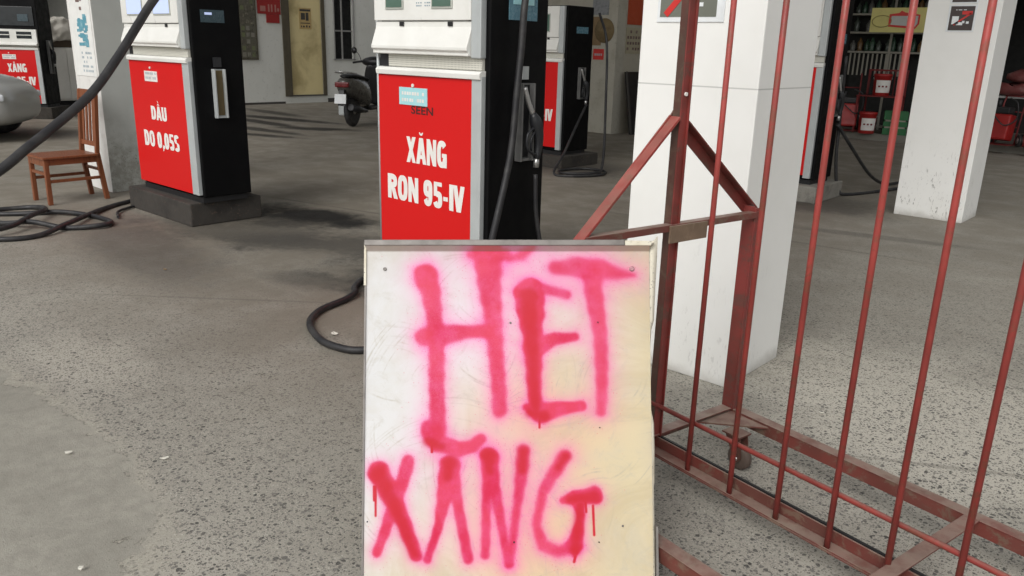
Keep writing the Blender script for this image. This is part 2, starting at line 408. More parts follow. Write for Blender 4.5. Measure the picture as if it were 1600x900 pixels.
    def build(s, name, mat_, parent=None, smooth=False, sub=0, bevel=0):
        bmesh.ops.recalc_face_normals(s.bm, faces=s.bm.faces[:])
        me = bpy.data.meshes.new(name); s.bm.to_mesh(me); s.bm.free()
        for q in (mat_ if isinstance(mat_, (list, tuple)) else [mat_]): me.materials.append(M[q] if isinstance(q, str) else q)
        if smooth:
            for p in me.polygons: p.use_smooth = True
        o = bpy.data.objects.new(name, me); col.objects.link(o)
        if parent is not None: o.parent = parent
        if bevel:
            bv = o.modifiers.new('bevel', 'BEVEL'); bv.width = bevel; bv.segments = 2; bv.limit_method = 'ANGLE'; bv.angle_limit = R(40)
        if sub:
            sb = o.modifiers.new('subsurf', 'SUBSURF'); sb.levels = sub; sb.render_levels = sub
        return o
def tag(o, label=None, cat=None, group=None, kind=None):
    if label: o['label'] = label
    if cat: o['category'] = cat
    if group: o['group'] = group
    if kind: o['kind'] = kind
    return o
def empty(name, loc, rz=0.0, **kw):
    o = bpy.data.objects.new(name, None); o.empty_display_size = .1; col.objects.link(o)
    o.location = loc; o.rotation_euler = (0, 0, rz); return tag(o, **kw)
def spline(pts, k=8):
    pts = [Vector(p) for p in pts]; out = []
    P = [pts[0] * 2 - pts[1]] + pts + [pts[-1] * 2 - pts[-2]]
    for i in range(1, len(P) - 2):
        a, b_, c, d = P[i - 1:i + 3]
        for j in range(k):
            t = j / k
            out.append(.5 * ((2 * b_) + (c - a) * t + (2 * a - 5 * b_ + 4 * c - d) * t * t + (-a + 3 * b_ - 3 * c + d) * t ** 3))
    out.append(pts[-1]); return out

def text_mesh(body, height, width=None, bold=0.0, depth=0.0):
    """text as a mesh in the XZ plane, facing -Y, centred on x=0, baseline at z=0; stretched to cap height and width"""
    cu = bpy.data.curves.new('lettering', 'FONT'); cu.body = body; cu.size = 1.0; cu.offset = bold; cu.extrude = depth; cu.resolution_u = 3; cu.space_character = 1.0 + bold * 2.2
    ob = bpy.data.objects.new('lettering', cu); col.objects.link(ob)
    dg = bpy.context.evaluated_depsgraph_get(); me = bpy.data.meshes.new_from_object(ob.evaluated_get(dg))
    bpy.data.objects.remove(ob); bpy.data.curves.remove(cu)
    xs = [v.co.x for v in me.vertices]; x0, x1 = min(xs), max(xs)
    kz = height / .70; kx = kz if width is None else width / (x1 - x0)
    for v in me.vertices: v.co = Vector(((v.co.x - (x0 + x1) / 2) * kx, -v.co.z, v.co.y * kz))
    me.materials.clear(); return me
def glyph_text(mb, body, h, width, cx, z0, y=0.0, t=.265):
    """condensed bold sans letters built as flat strips in the XZ plane, facing -Y"""
    ks = [0]
    def quad(pts):
        ks[0] += 1; yy = y - ks[0] * 2e-5
        f = mb.bm.faces.new([mb.bm.verts.new((px, yy, pz)) for px, pz in pts]); f.material_index = 0
    Wd = {'X': .72, 'A': .74, 'N': .72, 'G': .72, 'R': .70, 'O': .72, '9': .62, '5': .62, '-': .34, 'I': .24, 'V': .70, 'D': .68, 'U': .68, '0': .62, ',': .24, 'S': .64, ' ': .26}
    base = {'Ă': ('A', 'breve'), 'Ầ': ('A', 'circ'), 'Ẩ': ('A', 'circ')}
    seqs = [(base.get(c, (c, None))) for c in body]
    tot = sum(Wd[c] for c, _ in seqs) + .055 * (len(seqs) - 1)
    kx = width / tot; x = cx - width / 2
    for c, acc in seqs:
        w_ = Wd[c]; P = lambda a, b_: (x + a * kx, z0 + b_ * h)
        tv = t * (1.04 if c not in 'VXAN' else .92); th_ = t * .84
        def box(a0, a1, b0, b1): quad([P(a0, b0), P(a1, b0), P(a1, b1), P(a0, b1)])
        def diag(a0, b0, a1, b1, tt=None):
            tt = (tt or tv) * 1.08; quad([P(a0 - tt / 2, b0), P(a0 + tt / 2, b0), P(a1 + tt / 2, b1), P(a1 - tt / 2, b1)])
        def arc(cxx, cz, rx, rz, a0, a1, n=14, tx=None, tz=None, e=.75):
            tx = tx or tv; tz = tz or th_; ks[0] += 1
            pr = None
            for i in range(n + 1):
                a = R(a0 + (a1 - a0) * i / n); cc, ss = math.cos(a), math.sin(a)
                cc = math.copysign(abs(cc) ** e, cc); ss = math.copysign(abs(ss) ** e, ss)
                o = P(cxx + rx * cc, cz + rz * ss); q_ = P(cxx + (rx - tx) * cc, cz + (rz - tz) * ss)
                if pr:
                    yy = y - ks[0] * 2e-5; mb.bm.faces.new([mb.bm.verts.new((v[0], yy, v[1])) for v in (pr[0], o, q_, pr[1])])
                pr = (o, q_)
            ks[0] += 1
        if c == 'X': diag(.13, 0, w_ - .13, 1); diag(.13, 1, w_ - .13, 0)
        elif c == 'A': diag(.11, 0, w_ / 2 - .015, 1); diag(w_ - .11, 0, w_ / 2 + .015, 1); box(.2, w_ - .2, .20, .35)
        elif c == 'V': diag(.11, 1, w_ / 2 - .01, 0); diag(w_ - .11, 1, w_ / 2 + .01, 0)
        elif c == 'N': box(0, tv, 0, 1); box(w_ - tv, w_, 0, 1); diag(tv / 2, 1, w_ - tv / 2, 0)
        elif c == 'I': box(.02, .02 + tv, 0, 1)
        elif c == '-': box(.02, w_ - .02, .32, .48)
        elif c in 'O0': arc(w_ / 2, .5, w_ / 2, .51, 0, 360, 36)
        elif c == 'G': arc(w_ / 2, .5, w_ / 2, .51, 38, 332, 26); box(w_ - tv, w_, .0, .5); box(w_ * .5, w_ - .01, .38, .53)
        elif c == 'D': box(0, tv, 0, 1); arc(tv, .5, w_ - tv, .5, -90, 90, 20)
        elif c == 'R': box(0, tv, 0, 1); arc(tv * .9, .715, w_ - tv * .9, .285, -90, 90, 16); diag(w_ * .56, .44, w_ - .10, 0)
        elif c == 'U': box(0, tv, .3, 1); box(w_ - tv, w_, .3, 1); arc(w_ / 2, .32, w_ / 2, .33, 180, 360, 16)
        elif c == '9': arc(w_ / 2, .68, w_ / 2, .33, 0, 360, 30); arc(w_ / 2, .5, w_ / 2, .51, -150, 25, 18)
        elif c == '5': box(.05, w_ - .03, .84, 1); box(.04, .04 + tv * .85, .45, .9); arc(w_ / 2, .32, w_ / 2, .33, -160, 140, 24)
        elif c == 'S': arc(w_ / 2, .74, w_ / 2, .27, 20, 270, 18); arc(w_ / 2, .26, w_ / 2, .27, -160, 90, 18)
        elif c == ',': box(.03, .03 + tv, 0, .2); diag(.12, 0, .07, -.16, .1)
        if acc == 'breve': arc(w_ / 2, 1.22, .15, .13, 185, 355, 10, .07, .08, 1)
        if acc == 'circ': diag(w_ / 2 - .14, 1.06, w_ / 2, 1.2, .09); diag(w_ / 2 + .14, 1.06, w_ / 2, 1.2, .09); diag(w_ / 2 + .02, 1.26, w_ / 2 - .08, 1.40, .08)
        x += (w_ + .055) * kx
def lettering(name, lines, mt, parent, loc, rz=0.0, bold=.02):
    """lines: (text, cap height, width, dx, baseline z)"""
    bm = bmesh.new()
    for (t, h, wd, dx, z) in lines:
        if name == 'lettering':
            mb_ = MB(); glyph_text(mb_, t, h, wd, dx, z); tmp = bpy.data.meshes.new('tmp'); mb_.bm.to_mesh(tmp); mb_.bm.free(); bm.from_mesh(tmp); bpy.data.meshes.remove(tmp); continue
        me = text_mesh(t, h, wd, bold)
        me.transform(Matrix.Translation((dx, 0, z))); bm.from_mesh(me); bpy.data.meshes.remove(me)
    me = bpy.data.meshes.new(name); bm.to_mesh(me); bm.free(); me.materials.append(M[mt])
    o = bpy.data.objects.new(name, me); col.objects.link(o); o.parent = parent; o.location = loc; o.rotation_euler = (0, 0, rz)
    return o
def marks(mb, x0, x1, z0, z1, y, rows, cols, rnd, fill=.7):
    """small unreadable printed marks in the XZ plane"""
    dz = (z1 - z0) / rows; dx = (x1 - x0) / cols
    for i in range(rows):
        for j in range(cols):
            if rnd.random() < fill:
                a = x0 + j * dx + dx * .1; c = z0 + i * dz + dz * .25
                mb.span(a, a + dx * rnd.uniform(.45, .85), y - .0006, y + .0004, c, c + dz * .5)

# ------------------------------------------------------------------ the ground
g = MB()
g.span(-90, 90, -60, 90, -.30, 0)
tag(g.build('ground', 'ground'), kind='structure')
# ------------------------------------------------------------------ canopy over the forecourt (above the frame, makes the shade)
M['soffit'] = mat('canopy_soffit', (.62, .62, .60), .6)
M['fascia'] = mat('canopy_fascia', (.6, .05, .04), .5)
ca = empty('canopy', (-7, 9, 6.2), label='flat white canopy roof spanning over the pumps and pillars', cat='canopy')
c = MB(); c.span(-9.0, 7.6, -6.9, 5.2, 0, .06); c.build('soffit', 'soffit', ca)
c = MB(); c.span(-9.05, 7.65, -6.95, -6.905, -.05, .5); c.span(7.605, 7.65, -6.9, 5.2, -.05, .5); c.span(-9.05, -9.005, -6.9, 5.2, -.05, .5); c.build('fascia', 'fascia', ca)

# ------------------------------------------------------------------ pillars
def pillar(name, x0, x1, y0, y1, label, mt='pillar'):
    cx, cy = (x0 + x1) / 2, (y0 + y1) / 2
    q = MB(); q.span(x0 - cx, x1 - cx, y0 - cy, y1 - cy, 0, 6.2, bev=.006)
    o = q.build(name, mt); o.location = (cx, cy, 0); return tag(o, label, 'pillar', 'pillars carrying the canopy')
pillar('support_pillar', -2.158, -1.557, 3.25, 3.80, 'large white pillar directly behind the triangular end of the red gate')
pillar('support_pillar', -2.462, -1.842, 8.45, 8.97, 'white pillar farther back on the right with scuffed foot, seen through the gate bars', 'pillar_scuffed')
pillar('support_pillar', -8.87, -8.29, 3.22, 3.80, 'grey stained pillar with white papered front standing behind the wooden chair', 'grey_pillar')
pillar('support_pillar', -8.9, -8.3, 8.45, 9.0, 'grey pillar of the back row hidden behind the nearest red pump', 'grey_pillar')

# signs on the pillars
M['sign_white'] = mat('sign_white', (.80, .83, .84), .35, scale=10)
M['sign_grey'] = mat('sign_grey_green', (.16, .17, .14), .4, scale=10)
M['sign_dark'] = mat('sign_dark', (.06, .045, .042), .4, scale=10)
M['sign_red'] = mat('sign_red', (.60, .03, .025), .4, scale=10)
M['sign_edge'] = mat('sign_edge', (.42, .46, .48), .4, scale=10)
def poster(name, loc, rz, w_, h_, label, mt='sign_white', cat='sign', th=.004):
    """local: x right, z up, facing -y; loc = bottom centre of its back"""
    e = empty(name, loc, rz, label=label, cat=cat)
    q = MB(); q.span(-w_ / 2, w_ / 2, -th, 0, 0, h_, bev=.0012); q.build('backing', mt, e); return e
def bcx(q, x, z, w_, h_, y): q.span(x - w_ / 2, x + w_ / 2, y - .0012, y, z - h_ / 2, z + h_ / 2)
# no-phone / no-smoking sign on the near pillar
s1 = poster('prohibition_sign', (-1.91, 3.249, 1.625), 0, .33, .40, 'white bordered sign with a red diagonal stroke high on the near white pillar')
q = MB(); q.span(-.15, .128, -.0062, -.0042, .022, .38); q.build('picture_panel', 'sign_grey', s1)
q = MB(); q.bar((-.12, -.0075, .03), (.075, -.0075, .24), .028, .002, (0, 1, 0)); q.build('prohibition_stroke', 'sign_red', s1)
q = MB()
for (x, z, a, b_) in ((-.01, .075, .05, .012), (.03, .09, .02, .02), (.055, .072, .018, .016), (.02, .11, .03, .01), (-.03, .125, .02, .012), (.075, .1, .012, .014), (.045, .13, .012, .012)): bcx(q, x, z, a, b_, -.0066)
q.build('pictogram', 'sign_white', s1)
# two stacked dark signs on the far right pillar
for k, (z, lab) in enumerate(((1.74, 'dark square warning sign with a white pump picture, lower of two on the right pillar'), (1.985, 'dark square warning sign, upper of two on the right pillar, cut by the top edge'))):
    e = poster('warning_sign', (-2.155, 8.449, z), 0, .235, .235, lab)
    e['group'] = 'warning signs on the right pillar'
    q = MB(); q.span(-.1, .1, -.0062, -.0042, .012, .222); q.build('picture_panel', 'sign_dark', e)
    q = MB(); q.bar((-.06, -.007, .06), (.075, -.007, .16), .014, .0016, (0, 1, 0)); q.bar((.0, -.007, .165), (.085, -.007, .165), .03, .0016, (0, 1, 0)); q.build('prohibition_stroke', 'sign_red', e)
    q = MB()
    for (x, zz, a, b_) in ((-.05, .10, .055, .07), (-.01, .07, .05, .025), (.02, .085, .02, .02), (.055, .08, .022, .02), (-.05, .19, .012, .006), (-.02, .19, .03, .006), (.02, .19, .025, .006)): bcx(q, x, zz, a, b_, -.0066)
    q.build('pictogram', 'sign_white', e)
# paper notices on the left pillar
M['paper'] = mat('white_paper', (.78, .78, .75), .7, c2=(.64, .65, .63), scale=9)
M['ink_blue'] = mat('blue_print', (.10, .30, .38), .6, c2=(.30, .50, .56), scale=18, amt=.9)
M['ink_brown'] = mat('brown_print', (.16, .10, .09), .6, c2=(.4, .34, .3), scale=25, amt=.9)
M['ink_grey'] = mat('faded_print', (.35, .42, .46), .6)
e = poster('paper_notice', (-8.57, 3.219, 1.12), 0, .50, 1.15, 'long white paper with a blue picture pasted on the left pillar above the chair', 'paper', 'notice')
q = MB(); rr = random.Random(5)
for _ in range(26): bcx(q, rr.uniform(-.05, .13), rr.uniform(.30, .56), rr.uniform(.03, .12), rr.uniform(.02, .07), -.0045 - rr.random() * .001)
q.build('blue_picture', 'ink_blue', e)
q = MB()
for _ in range(14): bcx(q, rr.uniform(-.02, .06), rr.uniform(.62, .95), rr.uniform(.04, .1), rr.uniform(.015, .05), -.0045 - rr.random() * .001)
q.build('dark_picture', 'ink_brown', e)
q = MB(); marks(q, -.06, .22, .03, .24, -.0045, 5, 9, rr, .5); q.build('print', 'ink_grey', e)

# ------------------------------------------------------------------ fuel pumps
def pump(loc, rz, W, D, label, body_z=.24, total=1.95, variant='std', lines=(), plinth=(.1, .05, .1), pl_mat='concrete_base', sticker='blue', red=(.27, 1.31)):
    """local frame: x from -W to 0 (0 = right front corner), y 0..D, front faces -y; red = label z range"""
    e = empty('fuel_pump', loc, rz, label=label, cat='fuel pump', group='fuel pumps of the station')
    g0, g1, gf = plinth
    if body_z > .02:
        p_ = MB(); p_.span(-W - g0, g1, -gf, D + .12, 0, body_z - .045, bev=.012); p_.build('plinth', pl_mat, e)
        p_ = MB(); p_.span(-W + .02, -.02, .03, D - .03, body_z - .045, body_z, bev=0); p_.build('base_frame', 'lid_black', e)
    b_ = MB(); b_.span(-W, 0, .035, D, body_z, total, bev=.012); b_.build('cabinet', 'black_metal', e)
    fw = W - .03                      # white front is a little narrower than the black cabinet
    x0, x1 = -W, -.03
    r0, r1 = red
    # white lower frame, with grey right stile
    lab_x1 = x1 - (.105 if variant == 'diesel' else .075)
    f = MB(); f.span(lab_x1, x1, 0, .035, body_z + .02, r1 + .02, bev=.004); f.build('side_stile', 'grey_metal', e)
    f = MB(); f.prism([(0.0, r1 + .002), (-.012, r1 + .004), (-.016, r1 + .03), (-.002, r1 + .045), (.05, r1 + .05), (.05, r1 + .002)], x0, x1 - .002); f.build('top_ledge', 'white_metal', e, bevel=.002)
    lb = MB(); lb.span(x0 + .002, lab_x1, .004, .035, r0, r1, bev=.003); lab = lb.build('label_panel', 'red_label', e)
    if lines: lettering('lettering', lines, 'white_letter', lab, ((x0 + lab_x1) / 2, .0025, 0), bold=.06)
    if sticker:
        sx = (x0 + lab_x1) / 2 - .0
        st = MB(); sw, sh = (.245, .10) if sticker == 'blue' else (.235, .085)
        st.span(sx - sw / 2 - .08, sx + sw / 2 - .08, -.0005, .004, r1 - .165, r1 - .165 + sh, bev=.001)
        so_ = st.build('sticker', 'sticker_blue' if sticker == 'blue' else 'sticker_white', lab)
        q = MB(); marks(q, sx - .18, sx + .02, r1 - .155, r1 - .08, -.0006, 2, 9, random.Random(3), .9); q.build('print', 'sticker_white' if sticker == 'blue' else 'sign_edge', so_)
        q = MB(); q.cyl((sx - .08, -.004, r1 - .053), (sx - .08, .004, r1 - .053), .010, 14); q.build('pin', 'sticker_white', lab)
    # perforated strip
    ps = MB(); ps.span(x0 + .09, x1 - .01, .014, .035, r1 + .05, r1 + .118); strip = ps.build('vent_strip', 'perforated', e)
    ps = MB(); ps.span(x0, x0 + .088, .022, .035, r1 + .05, r1 + .118); ps.build('corner_gap', 'lid_black', e)
    # head: slanted tray and display panel
    h = MB()
    if variant != 'vented':
        h.prism([(.0, r1 + .30), (-.002, r1 + .272), (-.042, r1 + .165), (-.042, r1 + .150), (-.028, r1 + .140), (-.028, r1 + .122), (.03, r1 + .118), (.035, r1 + .30)], x0 - .004, x1 - .075)
        h.build('slanted_tray', 'white_metal', e, bevel=.004)
        h = MB(); h.span(x1 - .073, x1, -.01, .034, r1 + .112, total - .01, bev=.006); h.build('head_stile', 'grey_metal', e)
        h = MB(); h.span(x0 - .005, x1 - .075, -.012, .034, r1 + .305, total - .01, bev=.005); dp = h.build('display_panel', 'white_metal', e)
        for (a, b2) in ((.20, .32), (.65, .78)):
            xa, xb = x0 + fw * a - .06, x0 + fw * b2 - .03
            if variant == 'diesel': xa, xb = x0 + fw * (a - .08), x0 + fw * (a + .17); 
            q = MB(); q.span(xa - .012, xb + .012, -.018, -.0125, r1 + .365, total - .10, bev=.003); sc = q.build('screen_bezel', 'lcd_frame', dp)
            q = MB(); q.span(xa, xb, -.021, -.0185, r1 + .377, total - .112); q.build('display_screen', 'lcd_lit' if variant == 'diesel' else 'lcd', sc)
        q = MB(); marks(q, x0 + fw * .42, x0 + fw * .56, r1 + .375, r1 + .405, -.0125, 2, 7, random.Random(8), .9); q.build('print', 'ink_grey', dp)
        for k in (.27, .73):
            q = MB(); q.span(x0 + fw * k - .018, x0 + fw * k + .018, -.009, -.0042, r1 + .275, r1 + .298); q.build('lock_hole', 'lid_black', e)
    else:
        h.span(x0, x1, -.01, .034, r1 + .12, r1 + .36, bev=.005); h.prism([(-.01, r1 + .13), (-.06, r1 + .10), (-.06, r1 + .085), (.034, r1 + .08), (.034, r1 + .13)], x0, x1); h.build('vented_head', 'white_metal', e)
        for k in (.28, .74):
            v = MB(); v.span(x0 + fw * k - .13, x0 + fw * k + .13, -.014, -.0105, r1 + .2, r1 + .32); vv = v.build('vent_window', 'dark_glass', e)
            v = MB(); v.span(x0 + fw * k - .13, x0 + fw * k + .13, -.018, -.0142, r1 + .255, r1 + .268); v.build('vent_slat', 'white_metal', vv)
        v = MB(); v.span(x0 + .03, x1 - .03, .02, .034, r1 + .42, total - .15, bev=.004); dg = v.build('display_window', 'dark_glass', e)
        v = MB(); v.span(x1 - .30, x1 - .12, .012, .0195, r1 + .5, r1 + .62); v.build('display_screen', 'blue_display2', dg)
    return e
def perforated():
    X, n, b = newmat('perforated_sheet')
    v = objc(n); vo = N(n, 'ShaderNodeTexVoronoi'); setin(vo, Scale=90, Randomness=0.0); n.links.new(v, vo.inputs['Vector'])
    f = ramp(n, vo.outputs['Distance'], .32, .40)
    n.links.new(mixc(n, f, (.22, .22, .19), (.62, .61, .54)), b.inputs['Base Color']); setin(b, Roughness=.5)
    return X
M['perforated'] = perforated()

def nozzle_set(e, x, yc, zt, zb, nozzle=True, grey=True, scale=1.0):
    """holder on the right side face (x = plane), y centre, z top/bottom"""
    wd = .055 * scale
    q = MB()
    q.span(x, x + .012, yc - wd, yc + wd, zb, zt)
    q.span(x + .012, x + .05, yc - wd, yc - wd + .012, zb, zt); q.span(x + .012, x + .05, yc + wd - .012, yc + wd, zb, zt)
    q.span(x + .012, x + .035, yc - wd + .012, yc + wd - .012, zb, zb + .015)
    h = q.build('nozzle_holder', 'holder_grey' if nozzle else 'grey_metal', e, bevel=.002)
    q = MB(); q.span(x + .0125, x + .016, yc - wd + .014, yc + wd - .014, zb + .02, zt - .01); q.build('recess', 'lid_black' if nozzle else 'bronze', h)
    if nozzle:
        nz = MB()
        nz.tube(spline([(x + .045, yc - .035, zt - .02), (x + .05, yc - .01, zt - .09), (x + .055, yc + .03, zt - .17)], 5), [.0145] * 11, 10)
        n0 = nz.build('nozzle_spout', 'chrome', e)
        nz = MB()
        nz.tube(spline([(x + .055, yc + .028, zt - .165), (x + .06, yc + .06, zt - .23), (x + .06, yc + .085, zt - .32), (x + .055, yc + .075, zt - .42)], 5), [.020, .024, .030, .034, .036, .036, .034, .032, .030, .028, .026, .024, .022, .021, .020, .020], 12)
        # trigger guard
        nz.tube(spline([(x + .06, yc + .04, zt - .24), (x + .065, yc - .02, zt - .28), (x + .065, yc - .015, zt - .36), (x + .06, yc + .065, zt - .40)], 5), .008, 8)
        nz.tube(spline([(x + .06, yc + .05, zt - .26), (x + .065, yc + .01, zt - .31), (x + .06, yc + .02, zt - .37)], 4), .006, 8)
        nz.build('nozzle', 'dark_plastic', e)
        nz = MB(); nz.tube([(x + .055, yc + .075, zt - .415), (x + .054, yc + .072, zt - .47)], .017, 12); nz.build('swivel', 'chrome', e)

def W2L(e, p):
    """world point to the pump's local frame"""
    return (Matrix.Translation(e.location) @ Matrix.Rotation(e.rotation_euler.z, 4, 'Z')).inverted() @ Vector(p)
def hose(e, pts, r=.019, name='hose', k=8):
    q = MB(); q.tube(spline([W2L(e, p) for p in pts], k), r, 10); return q.build(name, 'black_rubber', e)

XL = [('XĂNG', .152, .350, .03, .825), ('RON 95-IV', .152, .675, .012, .585)]
# nearest petrol pump
p2 = pump((-3.05, 3.15, 0), 0, .905, .50, 'nearest pump, its red panel reading XĂNG RON 95-IV, right behind the spray-painted board', lines=XL, total=2.05, red=(.30, 1.325), plinth=(.05, .08, .08))
lab2 = [c_ for c_ in p2.children if c_.name.startswith('label_panel')][0]
lettering('print', [('SEEN', .045, .19, 0, 0)], 'black_letter', lab2, (-.51, .0025, 1.113), bold=.02)
q = MB(); q.span(.0005, .004, .17, .40, 1.64, 1.95); dsp = q.build('side_display', 'blue_display', p2)
q = MB(); q.span(.0045, .006, .20, .37, 1.72, 1.78); q.span(.0045, .006, .20, .30, 1.82, 1.86); q.build('display_text', 'sticker_blue', dsp)
nozzle_set(p2, 0.0, .30, 1.31, .88)
q = MB(); q.span(0.0, .02, .275, .325, 1.33, 1.40); q.build('holder_bracket', 'grey_metal', p2)
hose(p2, [(-3.02, 3.46, 2.02), (-2.99, 3.44, 1.9), (-2.985, 3.377, 1.741), (-2.985, 3.357, 1.513), (-2.985, 3.327, 1.246), (-2.985, 3.287, 0.920), (-2.985, 3.161, 0.495), (-3.02, 3.10, .16), (-3.10, 2.85, .03), (-3.0, 2.5, .02), (-3.068, 2.307, .02), (-3.176, 2.246, .02), (-3.343, 2.246, .02), (-3.59, 2.351, .02), (-3.737, 2.52, .02), (-3.805, 2.75, .022), (-3.86, 2.86, .03), (-3.98, 2.95, .02), (-4.09, 3.12, .02), (-4.08, 3.35, .02), (-3.98, 3.55, .1), (-3.985, 3.6, .22)], .0195)
hose(p2, [(-2.995, 3.52, .80), (-2.985, 3.53, .55), (-2.96, 3.60, .25), (-2.93, 3.72, .05), (-2.85, 3.8, .02), (-2.7, 3.7, .02)], .013, 'nozzle_hose')
q = MB(); q.tube([(-.922, .02, .25), (-.922, .02, 2.0)], .010, 10); q.build('conduit', 'grey_metal', p2)

# diesel pump on the left
p1 = pump((-6.25, 3.12, 0), 0, 1.115, .46, 'left pump on a dark plinth with a red panel reading DẦU DO 0,05S', variant='diesel', lines=[('DẦU', .115, .285, -.0, .825), ('DO 0,05S', .135, .645, .00, .59)], total=2.05, red=(.262, 1.308), plinth=(.12, -.06, .07), sticker='white')
p1.children[0].name = 'plinth'
q = MB(); q.span(.0005, .004, .12, .32, 1.625, 1.72); dsp = q.build('side_display', 'blue_display2', p1)
q = MB(); q.span(.0045, .006, .155, .215, 1.682, 1.70); q.build('display_text', 'lcd_lit', dsp)
nozzle_set(p1, 0.0, .225, 1.27, .885, nozzle=False, scale=.9)
q = MB(); q.span(0.0, .025, .195, .255, 1.285, 1.36); q.build('holder_bracket', 'dark_plastic', p1)
hose(p1, [(-7.40, 3.45, .5), (-7.44, 3.40, .24), (-7.60, 3.25, .06), (-7.684, 3.186, .02), (-7.46, 2.82, .02), (-6.926, 2.329, .045), (-6.709, 2.02, .02), (-6.757, 1.772, .02), (-7.1, 1.45, .02), (-7.6, 1.5, .02), (-7.85, 1.85, .02), (-7.65, 2.2, .02), (-7.48, 2.45, .03), (-7.185, 2.60, .02), (-6.86, 2.62, .02), (-6.73, 2.50, .03), (-6.85, 2.27, .02), (-7.08, 2.1, .055), (-7.3, 1.95, .03), (-7.6, 1.75, .045), (-7.95, 1.95, .02), (-7.9, 2.35, .02), (-7.55, 2.36, .055), (-7.25, 2.15, .075), (-6.98, 1.9, .06), (-7.0, 1.62, .05), (-7.35, 1.45, .055), (-7.75, 1.6, .06)], .021)
hose(p1, [(-7.38, 3.5, .6), (-7.42, 3.3, .10), (-7.42, 3.08, .022), (-7.25, 2.85, .02), (-7.0, 2.74, .02)], .012, 'thin_hose')

# back row pump beyond the nearest one
p3 = pump((-6.60, 8.25, 0), 0, .93, .57, 'back row pump between the nearest pump and the hanging conical hat', lines=XL, total=2.02, body_z=.2, red=(.25, 1.33), plinth=(.05, .10, .1))
q = MB(); q.span(.0005, .004, .22, .46, 1.69, 1.77); q.build('side_display', 'blue_display', p3)
nozzle_set(p3, 0.0, .34, 1.27, .87)
hose(p3, [(-6.53, 8.66, .80), (-6.45, 8.4, .60), (-6.30, 7.95, .25), (-6.20, 7.64, .03), (-5.95, 7.72, .02), (-5.80, 8.06, .02), (-5.98, 8.36, .02), (-6.28, 8.3, .02), (-6.35, 7.95, .02), (-6.1, 7.70, .04), (-5.84, 7.96, .05), (-5.92, 8.25, .12), (-6.25, 8.7, .9), (-6.42, 8.88, 1.6), (-6.5, 8.8, 1.95)], .0165)
# back row pump behind the near pillar
p4 = pump((-3.32, 8.42, 0), 0, .93, .52, 'mostly hidden black pump with a red sliver at the right edge of the near pillar', lines=XL, total=2.12, body_z=.22, red=(.27, 1.38), plinth=(.05, .10, .1), pl_mat='concrete_base_light')
q = MB(); q.span(.0005, .004, .30, .42, 1.62, 1.72); q.build('side_display', 'blue_display', p4)
nozzle_set(p4, 0.0, .30, 1.31, .88)
hose(p4, [(-3.27, 8.8, .80), (-3.18, 9.05, .55), (-3.12, 9.6, .20), (-3.12, 10.2, .03), (-3.05, 10.55, .02), (-2.9, 10.4, .02), (-2.95, 9.9, .02), (-3.16, 9.15, .02), (-3.24, 9.0, .08), (-3.28, 8.93, .4), (-3.29, 8.9, .8), (-3.28, 8.8, 1.5)], .018)
# far left pump
p5 = pump((-16.59, 5.475, 0), R(47), .86, .55, 'distant pump with white vented head at the left edge, behind the parked car', variant='vented', lines=[('XĂNG', .150, .33, .03, .83), ('RON 95-IV', .150, .66, .0, .60)], total=2.12, body_z=.25, red=(.27, 1.22), plinth=(.1, .1, .1), sticker='white')
nozzle_set(p5, 0.0, .3, 1.4, .8)

# ------------------------------------------------------------------ hose hanging across the upper left
fh = MB()
fh.tube(spline([(-4.0, 3.4, 2.9), (-4.386, 2.753, 2.424), (-4.223, 2.347, 2.099), (-4.071, 2.051, 1.863), (-3.976, 1.835, 1.670), (-3.901, 1.714, 1.553), (-3.810, 1.571, 1.412), (-3.723, 1.404, 1.260), (-3.632, 1.196, 1.129), (-3.579, 1.075, 1.060), (-3.543, 0.967, 0.993), (-3.50, .72, .86), (-3.55, .3, .55), (-3.8, -.1, .2), (-4.2, -.3, .022), (-4.8, -.2, .02), (-5.2, .3, .02)], 10), .0195, 14)
fh = fh.build('hanging_hose', 'black_rubber')
tag(fh, 'thick black fuel hose hanging in the foreground across the upper left corner', 'hose')

